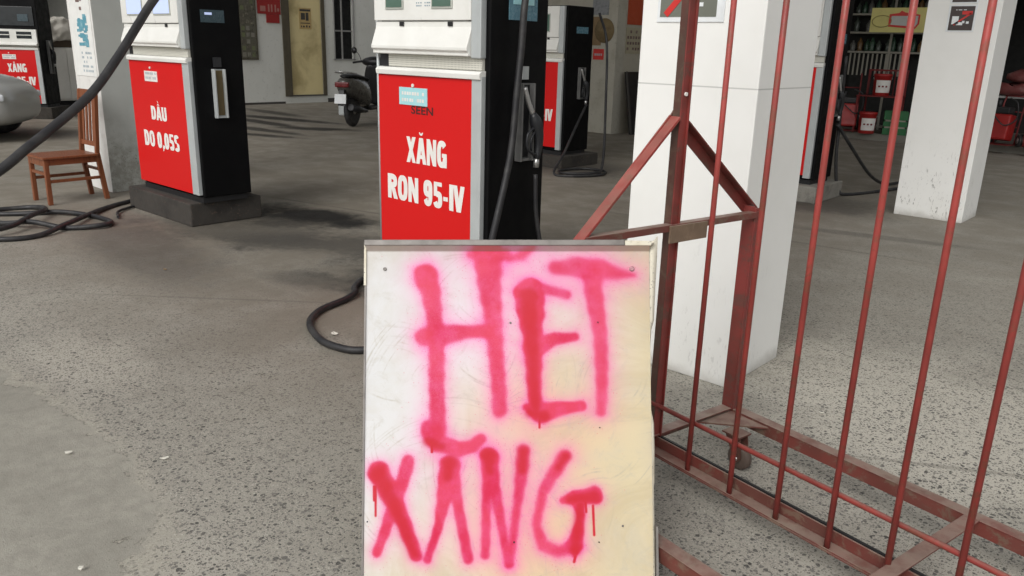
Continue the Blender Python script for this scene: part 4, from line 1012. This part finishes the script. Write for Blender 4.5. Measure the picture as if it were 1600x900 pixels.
# dark open bay left of the station house, with cabinet and sheet
bay = empty('workshop_bay', (HX, 3.5, 0), label='dark open workshop bay at the far left behind the distant pump', cat='building')
q = MB(); q.span(-5, -4.8, -8, 3.6, 0, 4.8); q.span(-5, -.0, -8.2, -8, 0, 4.8); q.span(-5, 0, -8, 3.58, 2.9, 4.8); q.build('wall', 'bay_wall', bay) if 'bay_wall' in M else q.build('wall', mat('dark_bay_wall', (.035, .034, .032), .9), bay)  # bay walls carry a near-black colour
wc = empty('white_cabinet', (-18.15, 6.35, 0), label='plain white cupboard standing at the mouth of the dark bay, left of the grey pillar', cat='cabinet')
q = MB(); q.span(-.4, .2, -.42, .5, .22, 1.26, bev=.01); q.build('carcass', 'white_metal', wc)
q = MB(); q.span(.202, .215, -.40, .03, .26, 1.22, bev=.003); q.build('door_panel', 'white_metal', wc)
q = MB(); q.span(.202, .215, .045, .48, .26, 1.22, bev=.003); q.build('door_panel', 'white_metal', wc)
q = MB(); q.span(-.38, .15, -.40, .48, 0, .22); q.build('base', 'black_void', wc)
# crumpled sheet on the cabinet
bm = bmesh.new(); gx, gy = 34, 40
grid = [[None] * gy for _ in range(gx)]
for i in range(gx):
    for j in range(gy):
        a, b2 = i / (gx - 1), j / (gy - 1)
        y = -.52 + b2 * 1.12; h = mnoise.noise(Vector((a * 4, b2 * 5, 0))) * .07 + mnoise.noise(Vector((a * 9, b2 * 13, 4))) * .035
        if a < .5: x = -.4 + a * 1.2; z = 1.62 + .2 * math.sin(b2 * 3) + h
        else: t_ = (a - .5) * 2; x = .2 + .05 * math.sin(t_ * 2) + h * .8; z = 1.62 + .2 * math.sin(b2 * 3) - t_ * .42 + h * .5
        grid[i][j] = bm.verts.new((x, y, z))
for i in range(gx - 1):
    for j in range(gy - 1): f = bm.faces.new((grid[i][j], grid[i + 1][j], grid[i + 1][j + 1], grid[i][j + 1])); f.smooth = True
me = bpy.data.meshes.new('sheet'); bm.to_mesh(me); bm.free(); me.materials.append(M['cloth'])
sh = bpy.data.objects.new('crumpled_sheet', me); col.objects.link(sh); sh.location = (-18.15, 6.35, 0); so2 = sh.modifiers.new('th', 'SOLIDIFY'); so2.thickness = .01
tag(sh, 'crumpled off-white plastic sheet heaped on top of the white cupboard', 'sheet')
q = MB(); q.span(-.3, .15, -.4, .45, 1.262, 1.60, bev=.03); bx_ = q.build('cardboard_bundle', mat('brown_bundle', (.14, .11, .08), .9)); bx_.location = (-18.15, 6.35, 0); tag(bx_, 'brown bundle lying on the white cupboard beneath the crumpled sheet', 'bundle')

# side building: white end wall with hat, then shaded wall to the shop
q = MB()
sb_ = empty('side_building', (-8.75, 12.4, 0), label='pale side building with a stained wall behind the back row pump', cat='building')
q = MB(); q.span(-4.2, 0, 0, .25, 0, 4.8); q.build('wall', 'wall_lime', sb_) if 'wall_lime' in M else q.build('wall', mat('yellowed_lime_wall', (.48, .46, .39), .9, c2=(.36, .335, .27), scale=2.5, amt=.8, fine=(.22, .2, .16, .5)), sb_)
q = MB(); q.span(-.25, 0, .25, 6.6, 0, 4.8); q.build('side_wall', 'wall_beige', sb_)
q = MB(); q.span(-4.2, -4.0, .25, 2.0, 0, 4.8); q.build('side_wall', 'wall_beige', sb_)
# hat
hat = MB(); hat.lathe([(.215, 0), (.212, -.004), (.11, -.075), (.03, -.135), (.0002, -.145)], (0, 0, 0), 'y', 40); hat.lathe([(.206, .002), (.104, -.068), (.0002, -.135)], (0, 0, 0), 'y', 40)
hat = hat.build('conical_hat', 'straw'); hat.location = (-9.02, 12.392, 1.83); tag(hat, 'brown conical straw hat hanging on the yellowed wall behind the back pump', 'hat')
bd = MB(); bd.span(-.25, .08, -.004, 0, -.28, .22); bd = bd.build('brown_card', mat('brown_card', (.25, .17, .09), .8)); bd.location = (-9.17, 12.398, 1.85); tag(bd, 'brown card fixed to the wall partly behind the straw hat', 'card')
b3 = MB(); b3.span(-.16, .2, -.006, 0, 0, .35); b3 = b3.build('grey_notice', mat('grey_notice', (.28, .29, .30), .6, c2=(.15, .16, .17), scale=18, amt=.8)); b3.location = (-9.15, 12.398, 2.10); tag(b3, 'grey notice sheet on the wall above the straw hat', 'notice')
b4 = poster('red_plate', (-9.13, 12.398, 1.32), 0, .24, .19, 'small red plate on the yellowed wall below the straw hat', 'sign_red')
q = MB(); marks(q, -.09, .09, .05, .13, -.0045, 1, 6, random.Random(1), 1); q.build('lettering', 'sign_edge', b4)
b5 = MB(); b5.span(0, .01, -.28, .28, 0, .75); b5 = b5.build('orange_poster', 'orange_red'); b5.location = (-8.748, 12.98, 1.95); tag(b5, 'orange red poster at the top of the shaded wall beside the near pillar', 'poster')
b6 = empty('wall_calendar', (-8.747, 12.99, 1.44), label='cream wall calendar with rows of print under the orange poster', cat='calendar')
q = MB(); q.span(0, .008, -.30, .26, 0, .46); q.build('sheet', 'paper_cream', b6) if 'paper_cream' in M else q.build('sheet', mat('cream_paper', (.42, .38, .27), .7), b6)
rr = random.Random(6); q = MB()
for i in range(4):
    for j in range(6):
        if rr.random() < .8: q.span(.0085, .010, -.27 + j * .088, -.27 + j * .088 + .055, .06 + i * .1, .06 + i * .1 + .05)
q.build('print', 'ink_brown', b6)
# blackened panel leaning on the shaded wall
tb = empty('black_panel', (-8.70, 12.62, 0), label='tall blackened panel leaning against the shaded wall left of the near pillar', cat='panel')
q = MB(); q.prism([(.20, 0), (.245, 0), (.06, 1.12), (.015, 1.12)], -.0, .95, 'y'); q.build('sheet', mat('charred_panel', (.012, .010, .009), .8, c2=(.05, .028, .018), scale=3, amt=.8), tb)
q = MB(); q.prism([(.246, 0), (.262, 0), (.076, 1.13), (.060, 1.13)], -.02, .02, 'y'); q.prism([(.246, 0), (.262, 0), (.076, 1.13), (.060, 1.13)], .93, .97, 'y'); q.build('batten', 'skirting', tb)
cn = MB(); cn.cyl((0, 0, 0), (0, 0, .95), .012, 8); cn.span(-.02, .02, -.02, .02, .9, .98); cn = cn.build('grey_stake', 'chrome'); cn.location = (-8.15, 12.75, 0); tag(cn, 'thin grey metal stake standing beside the black tarpaulin', 'stake')

# ------------------------------------------------------------------ shop with shelves at the back right
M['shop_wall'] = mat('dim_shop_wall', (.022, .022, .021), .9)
M['shelf_cream'] = mat('cream_shelf_paint', (.30, .285, .24), .6)
M['shop_glass'] = mat('bottle_glass', (.06, .075, .06), .2)
M['red_plastic'] = mat('red_plastic', (.34, .016, .014), .4, c2=(.22, .012, .012), scale=7)
M['red_dark'] = mat('dark_red_paint', (.17, .013, .013), .5)
M['green_plastic'] = mat('green_plastic', (.012, .13, .035), .4)
M['shop_yellow'] = mat('yellow_sign', (.62, .56, .20), .5)
M['shop_grey'] = mat('sign_pale_grey', (.5, .5, .48), .5)
sp = empty('shop_room', (-3, 17.0, 0), label='dark open shop room behind the pillars at the back right', cat='building')
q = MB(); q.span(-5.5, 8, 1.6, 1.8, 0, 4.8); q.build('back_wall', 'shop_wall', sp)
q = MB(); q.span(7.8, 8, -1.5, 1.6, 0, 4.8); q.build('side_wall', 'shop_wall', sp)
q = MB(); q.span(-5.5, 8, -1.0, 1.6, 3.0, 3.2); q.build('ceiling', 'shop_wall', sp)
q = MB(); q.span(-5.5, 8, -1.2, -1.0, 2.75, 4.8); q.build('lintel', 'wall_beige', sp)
q = MB(); q.span(-5.4, 7.8, -1.2, 1.6, 0, .13); q.build('floor_step', mat('worn_step', (.22, .21, .18), .9, c2=(.14, .13, .11), scale=3), sp)

sr = empty('display_shelf', (-5.0, 16.7, .13), label='cream steel shelf of bottles with a picket rail at the back of the shop', cat='shelf')
for z in (.03, 1.44, 1.80, 2.14, 2.48):
    q = MB(); q.span(-1.25, 1.25, 0, .38, z, z + .035); q.build('shelf_board', 'shelf_cream', sr)
for x in (-1.24, -.42, .55, 1.24):
    q = MB(); q.span(x - .022, x + .022, -.012, -.002, 0, 2.6); q.build('upright', 'shelf_cream', sr)
for k in range(13):
    q = MB(); x = -1.15 + k * .085; q.span(x, x + .03, -.02, -.014, 1.02, 1.43); q.build('picket', 'shelf_cream', sr)
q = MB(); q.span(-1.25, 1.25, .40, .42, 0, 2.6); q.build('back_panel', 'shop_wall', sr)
rr = random.Random(12)
def bottle():
    q = MB(); q.lathe([(.0, 0), (.05, 0), (.052, .02), (.052, .16), (.03, .20), (.018, .22), (.018, .25), (.0, .25)], (0, 0, 0), 'z', 12); return q.build('bottle', 'shop_glass')
b0 = bottle(); first = True
bm_mats = [M['shop_glass'], mat('dull_green_bottle', (.03, .07, .04), .3), mat('grey_bottle', (.12, .12, .11), .3), mat('amber_bottle', (.14, .08, .03), .3)]
meshes = []
for mm in bm_mats:
    me = b0.data.copy(); me.materials.clear(); me.materials.append(mm); meshes.append(me)
rowname = {0: 'lowest', 1: 'middle', 2: 'upper'}
for r_i, z in enumerate((1.605, 1.965, 2.305)):
    for k in range(19):
        x = -6.17 + k * .125 + rr.uniform(-.02, .02)
        if -.02 < 0 and rr.random() < .1: continue
        o = b0 if first else b0.copy()
        if not first: col.objects.link(o)
        first = False
        o.data = meshes[rr.randrange(4)]; o.location = (x, 16.86 + rr.uniform(-.03, .05), z); o.scale = (1, 1, rr.uniform(.8, 1.12))
        tag(o, 'small dark bottle standing in the %s row of bottles on the cream shop shelf' % rowname[r_i], 'bottle', 'bottles on the %s board of the shop shelf' % rowname[r_i])
# yellow hanging sign
ys = empty('yellow_shop_sign', (-5.05, 15.78, 1.93), label='yellow sign with a red outlined grey badge hanging in the shop', cat='sign')
q = MB(); q.span(-.48, .52, 0, .02, 0, .42, bev=.004); q.build('panel', 'shop_yellow', ys)
q = MB(); q.tube([(-.28 + .17 * math.cos(a), -.004, .19 + .10 * math.sin(a)) for a in [2 * PI * k / 24 for k in range(25)]], .008, 6); q.build('ring', mat('olive_print', (.28, .24, .07), .6), ys)
q = MB(); q.prism([(-.16, .10), (.30, .06), (.36, .14), (.36, .30), (.10, .34), (.04, .37), (-.0, .33), (-.16, .31)], -.006, -.001, 'y'); q.build('badge_border', 'sign_red', ys)
q = MB(); q.prism([(-.12, .13), (.30, .10), (.33, .15), (.33, .28), (-.12, .28)], -.009, -.0065, 'y'); q.build('badge', 'shop_grey', ys)
# pails
def pail(loc, label):
    e = empty('oil_pail', loc, R(30), label=label, cat='pail', group='red pails in the shop')
    q = MB(); q.lathe([(.0, 0), (.135, 0), (.14, .01), (.152, .34), (.158, .345), (.158, .385), (.150, .39), (.0, .392)], (0, 0, 0), 'z', 32); q.build('pail_body', 'red_plastic', e)
    q = MB(); segs = []
    for k in range(13):
        a = -PI / 2 - .9 + k * .15; segs.append(a)
    A_ = [q.bm.verts.new(((.1475) * math.cos(a), (.1475) * math.sin(a), .06)) for a in segs]; B_ = [q.bm.verts.new((.155 * math.cos(a), .155 * math.sin(a), .28)) for a in segs]
    for k in range(12): f = q.bm.faces.new((A_[k], A_[k + 1], B_[k + 1], B_[k])); f.smooth = True
    lo = q.build('paper_label', 'sticker_white', e)
    q = MB(); 
    for k, a in enumerate((-PI / 2 - .5, -PI / 2 - .1, -PI / 2 + .3)): q.box((.156 * math.cos(a), .156 * math.sin(a), .17), (.035, .004, .03), Matrix.Rotation(a + PI / 2, 3, 'Z'))
    q.build('print', 'red_dark', lo)
    q = MB(); q.tube([(.16 * math.cos(a), .0, .33 - .13 * math.sin(a)) for a in [PI * k / 12 for k in range(13)]], .004, 6); q.build('handle', 'chrome', e)
st_ = empty('red_stand', (-5.2, 15.95, .13), label='low red metal stand holding the upper red pail in the shop', cat='stand')
q = MB(); q.span(-.36, .36, -.25, .25, .665, .685); q.build('top', 'red_dark', st_)
for sx in (-.34, .34):
    for sy in (-.23, .23):
        q = MB(); q.span(sx - .014, sx + .014, sy - .014, sy + .014, 0, .665 if sy < 0 else 1.15); q.build('leg', 'red_dark', st_)
q = MB()
q.span(-.36, .36, .225, .24, 1.12, 1.15)
for k in range(8): q.span(-.33 + k * .09, -.315 + k * .09, .225, .235, .69, 1.12)
q.build('back_grille', 'red_dark', st_)
pail((-5.18, 15.85, .815), 'red oil pail with white label on top of the red stand in the shop')
pail((-5.3, 15.72, .13), 'red oil pail with white label on the shop floor below the other pail')
gc = empty('green_crate', (-4.88, 15.95, .13), R(20), label='green plastic crate beside the lower red pail on the shop floor', cat='crate')
q = MB(); q.span(-.2, .2, -.15, .15, 0, .02); q.build('floor', 'green_plastic', gc)
for (a, b2, c3, d3) in ((-.2, .2, -.15, -.135), (-.2, .2, .135, .15), (-.2, -.185, -.135, .135), (.185, .2, -.135, .135)):
    q = MB(); q.span(a, b2, c3, d3, .02, .12)
    q.span(a, b2, c3, d3, .15, .24); q.span(a, b2, c3, d3, .27, .42); q.build('side', 'green_plastic', gc)
q = MB(); q.span(-.17, .17, -.12, .12, .02, .38); q.build('lining', mat('cream_load', (.45, .42, .34), .7), gc)

def trolley(loc, rz, label, h=1.0):
    e = empty('hand_trolley', loc, rz, label=label, cat='trolley', group='red trolleys in the shop')
    for sx in (-.17, .17):
        q = MB(); q.tube(spline([(sx, .0, .02), (sx, .05, .4), (sx, .14, h), (sx, .24, h + .04)], 5), .014, 8); q.build('frame_tube', 'red_dark', e)
    for z in (.3, .55, .8):
        q = MB(); q.cyl((-.17, .02 + z * .13, z), (.17, .02 + z * .13, z), .010, 8); q.build('rung', 'red_dark', e)
    q = MB(); q.span(-.2, .2, -.28, .02, .02, .03); q.build('toe_plate', 'red_dark', e)
    q = MB(); q.box((0, -.14, .30), (.30, .24, .42), Matrix.Rotation(R(-9), 3, 'X'), .03); q.build('machine_body', 'red_plastic', e)
    q = MB(); q.box((0, -.16, .58), (.24, .18, .10), None, .02); q.cyl((-.1, -.16, .63), (-.1, -.16, .74), .03, 12); q.build('machine_head', 'black_rubber', e)
    for sx in (-.22, .22):
        q = MB(); q.lathe([(.02, -.022), (.085, -.022), (.10, -.012), (.10, .012), (.085, .022), (.02, .022)], (sx, .09, .10), 'x', 24); wh = q.build('wheel', 'black_rubber', e)
        q = MB(); q.lathe([(.0, -.025), (.05, -.025), (.05, .025), (.0, .025)], (sx, .09, .10), 'x', 16); q.build('rim', 'chrome', wh)
    q = MB(); q.tube(spline([(.05, -.15, .78), (.2, -.2, .7), (.22, -.2, .45), (.1, -.32, .35), (-.1, -.3, .5)], 6), .011, 8); q.build('hose', 'black_rubber', e)
trolley((-5.75, 15.9, .13), R(25), 'red trolley machine with black head standing left of the red pails')
trolley((-3.02, 15.7, .13), R(-15), 'red trolley machine just right of the far right pillar', .75)
trolley((-2.55, 15.6, .13), R(30), 'red trolley machine cut by the right edge of the picture', .75)
# heap of red sacks at right
M['sack'] = mat('red_plastic_sack', (.15, .035, .032), .6, c2=(.22, .11, .10), scale=6, amt=.8, bmp=.5)
def sack(loc, s, rz, label):
    q = MB(); secs = []
    for i in range(9):
        a = i / 8; rr_ = math.sin(PI * (.08 + .84 * a)) ** .5
        secs.append([(s[0] * rr_ * math.copysign(abs(math.cos(t_)) ** .7, math.cos(t_)) * (1 + .30 * mnoise.noise(Vector((a * 5, t_ * 2, loc[0] * 3)))), s[1] * (a - .5) * 2, s[2] * (1 + rr_ * math.copysign(abs(math.sin(t_)) ** .7, math.sin(t_))) * (1 + .35 * mnoise.noise(Vector((t_ * 2, a * 6, loc[2] * 5))))) for t_ in [2 * PI * k / 18 for k in range(18)]])
    q.loft(secs); o = q.build('sack', 'sack', smooth=True); o.location = loc; o.rotation_euler = (0, 0, rz); tag(o, label, 'sack', 'red sacks at the right of the shop')
ta = empty('steel_table', (-2.7, 16.2, .13), label='grey steel table carrying red sacks at the right end of the shop', cat='table')
q = MB(); q.span(-.75, .75, -.3, .3, .76, .79); q.build('table_top', 'frame_grey', ta)
for sx in (-.72, .72):
    for sy in (-.27, .27):
        q = MB(); q.span(sx - .02, sx + .02, sy - .02, sy + .02, 0, .76); q.build('leg', 'frame_grey', ta)
sack((-3.1, 16.15, .92), (.2, .3, .11), R(80), 'red sack lying lowest at the left end of the steel table')
sack((-2.6, 16.15, .92), (.2, .3, .11), R(95), 'red sack lying lowest at the right end of the steel table')
sack((-2.9, 16.15, 1.135), (.2, .34, .10), R(88), 'crumpled red sack topmost on the steel table')

# ------------------------------------------------------------------ scooter
M['bike_grey'] = mat('grey_scooter_plastic', (.085, .08, .072), .25, c2=(.06, .057, .052), scale=4, coat=.4)
M['bike_black'] = mat('black_scooter_plastic', (.012, .012, .013), .35)
M['tail_red'] = mat('tail_lamp_red', (.16, .012, .015), .2)
def scooter():
    e = empty('motor_scooter', (-12.45, 9.30, 0), R(27), label='grey and black motor scooter parked behind the nearest pump, seen from the rear', cat='scooter')
    # local: +y forward, x right, origin below the rear axle
    def wheel(y, nm):
        q = MB(); q.lathe([(.17, -.045), (.21, -.052), (.245, -.03), (.252, 0), (.245, .03), (.21, .052), (.17, .045)], (0, y, .252), 'x', 32); wv = q.build(nm, 'black_rubber', e)
        q = MB(); q.lathe([(.0, -.05), (.05, -.05), (.055, -.03), (.165, -.03), (.172, -.04), (.172, .04), (.165, .03), (.055, .03), (.05, .05), (.0, .05)], (0, y, .252), 'x', 28); q.build('rim', 'chrome', wv)
    wheel(0, 'wheel'); wheel(1.28, 'wheel')
    # rear body loft
    secs = []
    for (y, w_, z0, z1) in ((-.36, .07, .62, .78), (-.27, .15, .52, .81), (-.05, .19, .44, .82), (.2, .20, .34, .80), (.42, .17, .28, .76), (.56, .12, .26, .68)):
        zc = (z0 + z1) / 2; hz = (z1 - z0) / 2
        secs.append([(w_ * math.copysign(abs(math.cos(t_)) ** .75, math.cos(t_)), y, zc + hz * math.sin(t_)) for t_ in [2 * PI * k / 16 for k in range(16)]])
    q = MB(); q.loft(secs); q.build('rear_body', 'bike_grey', e, sub=1)
    secs = []
    for (y, w_, z0, z1) in ((-.30, .07, .79, .83), (-.15, .13, .79, .87), (.1, .15, .77, .86), (.3, .14, .75, .81), (.5, .10, .72, .79), (.58, .06, .71, .75)):
        zc = (z0 + z1) / 2; hz = (z1 - z0) / 2
        secs.append([(w_ * math.cos(t_), y, zc + hz * math.sin(t_)) for t_ in [2 * PI * k / 14 for k in range(14)]])
    q = MB(); q.loft(secs); q.build('saddle', 'bike_black', e, sub=1)
    q = MB(); q.tube(spline([(-.12, -.05, .86), (-.13, -.3, .88), (0, -.40, .89), (.13, -.3, .88), (.12, -.05, .86)], 5), .013, 8); q.build('grab_rail', 'chrome', e)
    q = MB(); q.box((0, -.335, .69), (.24, .07, .085), None, .02); q.build('tail_lamp', 'tail_red', e)
    q = MB(); q.prism([(-.36, .62), (-.28, .60), (-.30, .40), (-.40, .36), (-.42, .38), (-.37, .60)], -.05, .05); q.build('rear_mudguard', 'bike_black', e, bevel=.004)
    q = MB(); q.box((-.0, -.415, .47), (.20, .006, .15), Matrix.Rotation(R(-8), 3, 'X')); q.build('number_plate', 'sign_white', e)
    q = MB(); q.box((-.13, .08, .28), (.13, .42, .20), None, .03); q.build('engine', 'grey_metal', e)
    q = MB(); q.tube([(.13, -.32, .34), (.14, .0, .28), (.12, .3, .24)], [.055, .055, .03], 14); q.build('exhaust', 'dark_plastic', e)
    q = MB(); q.box((0, .72, .27), (.26, .5, .06), None, .02); q.build('footboard', 'bike_black', e)
    secs = []
    for (z, y, w_, d_) in ((.28, 1.00, .14, .05), (.5, .98, .20, .06), (.75, .95, .20, .08), (.92, .92, .15, .07), (1.0, .90, .10, .06)):
        secs.append([(w_ * math.cos(t_), y + d_ * math.sin(t_) - .06 * abs(math.cos(t_)), z) for t_ in [2 * PI * k / 16 for k in range(16)]])
    q = MB(); q.loft(secs); q.build('leg_shield', 'bike_black', e, sub=1)
    q = MB(); q.tube([(0, 1.28, .252), (0, 1.12, .6), (0, .95, .98)], .03, 10); q.box((0, 1.28, .53), (.12, .5, .04), Matrix.Rotation(R(0), 3, 'X'), .018); q.build('fork', 'bike_black', e)
    secs = []
    for (x, r_) in ((-.24, .04), (-.15, .09), (0, .13), (.15, .09), (.24, .04)): secs.append([(x, .92 + r_ * math.cos(t_), 1.03 + r_ * .85 * math.sin(t_)) for t_ in [2 * PI * k / 12 for k in range(12)]])
    q = MB(); q.loft(secs); hb = q.build('handlebar', 'bike_black', e, sub=1)
    q = MB(); q.tube(spline([(-.36, .80, 1.01), (-.25, .85, 1.03), (-.1, .92, 1.04), (.1, .92, 1.04), (.25, .85, 1.03), (.36, .80, 1.01)], 4), .018, 10); q.build('grip', 'bike_black', hb)
    for sx in (-1, 1):
        q = MB(); q.tube(spline([(sx * .22, .86, 1.04), (sx * .27, .88, 1.14), (sx * .33, .88, 1.20)], 4), .006, 6)
        q.lathe([(.0, -.02), (.035, -.018), (.055, 0), (.0, .004)], (sx * .36, .875, 1.215), 'y', 20); q.build('mirror', 'bike_black', e)
    # side stand
    e.scale = (1.12, 1.12, 1.12)
    q = MB(); q.tube([(-.1, .45, .3), (-.24, .42, .012)], .011, 8); q.build('side_stand', 'dark_plastic', e)
scooter()

# ------------------------------------------------------------------ parked car at the left edge
M['car_paint'] = mat('silver_grey_car_paint', (.42, .425, .41), .32, 0, c2=(.42, .425, .41), scale=1, amt=.1, coat=.5, even=True)
M['car_glass'] = mat('car_glass', (.015, .018, .02), .06)
M['lamp_glass'] = mat('lamp_glass', (.75, .78, .82), .08)
def car():
    # local +x = towards the nose
    hd = math.atan2(.757, -.30)
    e = empty('parked_car', (-13.46, 4.17, 0), R(52), label='silver grey car whose rounded nose enters at the left edge', cat='car')
    L = 4.1
    xs = [0.0, -.05, -.16, -.40, -.80, -1.15, -1.5, -2.1, -2.7, -3.3, -3.75, -4.0, -4.1]
    hz = [.64, .74, .84, .93, .98, 1.0, 1.02, 1.03, 1.03, 1.04, 1.02, .92, .80]
    wd = [.52, .64, .76, .83, .86, .87, .87, .88, .88, .87, .85, .78, .66]
    zb = [.34, .27, .22, .20, .19, .19, .19, .19, .19, .19, .20, .26, .34]
    secs = []
    for x, h, w_, b2 in zip(xs, hz, wd, zb):
        zc = (h + b2) / 2; rz_ = (h - b2) / 2; sec = []
        for k in range(24):
            t_ = 2 * PI * k / 24
            sec.append((x, w_ * math.copysign(abs(math.cos(t_)) ** .55, math.cos(t_)), zc + rz_ * math.copysign(abs(math.sin(t_)) ** .6, math.sin(t_))))
        secs.append(sec)
    q = MB(); q.loft(secs); q.build('body', 'car_paint', e, sub=1)
    secs = []
    for (x, h, w_) in ((-.95, .96, .66), (-1.25, 1.18, .66), (-1.65, 1.40, .62), (-2.2, 1.47, .60), (-2.9, 1.45, .60), (-3.4, 1.30, .62), (-3.85, 1.02, .64)):
        secs.append([(x, w_ * math.copysign(abs(math.cos(t_)) ** .6, math.cos(t_)) * (1 - .0), .93 + (h - .93) * max(0, math.sin(t_)) ** .6 - (.05 if math.sin(t_) < -.01 else 0)) for t_ in [2 * PI * k / 20 for k in range(20)]])
    q = MB(); q.loft(secs); q.build('cabin_glass', 'car_glass', e, sub=1)
    q = MB(); q.box((-2.45, 0, 1.455), (1.3, .98, .05), None, .02); q.build('roof', 'car_paint', e)
    for x in (-.72, -3.3):
        for sy in (-1, 1):
            q = MB(); q.lathe([(.20, -.09), (.29, -.10), (.315, -.07), (.315, .07), (.29, .10), (.20, .09)], (x, sy * .79, .315), 'y', 32); wv = q.build('wheel', 'black_rubber', e)
            q = MB(); q.lathe([(.0, -.06), (.19, -.085), (.205, -.09), (.205, .09), (.19, .085), (.0, .06)], (x, sy * .79, .315), 'y', 24); q.build('rim', 'chrome', wv)
    for sy in (-1, 1):
        q = MB(); q.box((-.17, sy * .62, .63), (.20, .22, .11), Matrix.Rotation(sy * R(-28), 3, 'Z'), .04); q.build('headlight', 'lamp_glass', e, sub=1)
        q = MB(); q.box((-1.25, sy * .98, 1.04), (.12, .22, .13), None, .05); q.build('door_mirror', 'lamp_glass' if sy > 0 else 'car_paint', e, sub=1)
car()

# ------------------------------------------------------------------ small litter
M['litter'] = mat('pale_litter', (.70, .68, .60), .8)
M['leaf'] = mat('dry_leaf', (.22, .15, .08), .8)
def scrap(loc, s, label, mt='litter', seed=0):
    r_ = random.Random(seed); q = MB(); vs = []
    for k in range(7):
        a = 2 * PI * k / 7; rr_ = s * r_.uniform(.5, 1.1); vs.append((rr_ * math.cos(a), rr_ * .6 * math.sin(a), .003 + r_.uniform(0, s * .3)))
    A_ = [q.bm.verts.new(v) for v in vs]; B_ = [q.bm.verts.new((v[0], v[1], v[2] + .003)) for v in vs]
    q.bm.faces.new(A_[::-1]); q.bm.faces.new(B_)
    for k in range(7): q.bm.faces.new((A_[k], A_[(k + 1) % 7], B_[(k + 1) % 7], B_[k]))
    o = q.build('paper_scrap', mt); o.location = loc; o.rotation_euler = (0, 0, r_.uniform(0, 6)); tag(o, label, 'litter')
scrap((-3.39, 2.37, 0), .032, 'pale paper scrap inside the loop of hose left of the board', seed=1)
scrap((-2.72, 1.13, 0), .016, 'white chip on the ground just right of the cement patch edge', seed=2)
scrap((-2.25, .66, .006), .014, 'small white chip lying low on the cement patch', seed=3)
scrap((-3.0, .90, .006), .016, 'pale flake lying high on the cement patch', seed=4)
scrap((-1.12, 3.30, 0), .012, 'tiny bright crumb on the ground right of the near pillar foot', seed=5)
scrap((-5.2, 2.3, 0), .02, 'brownish crumb on the worn lane left of the nearest pump', 'leaf', seed=6)
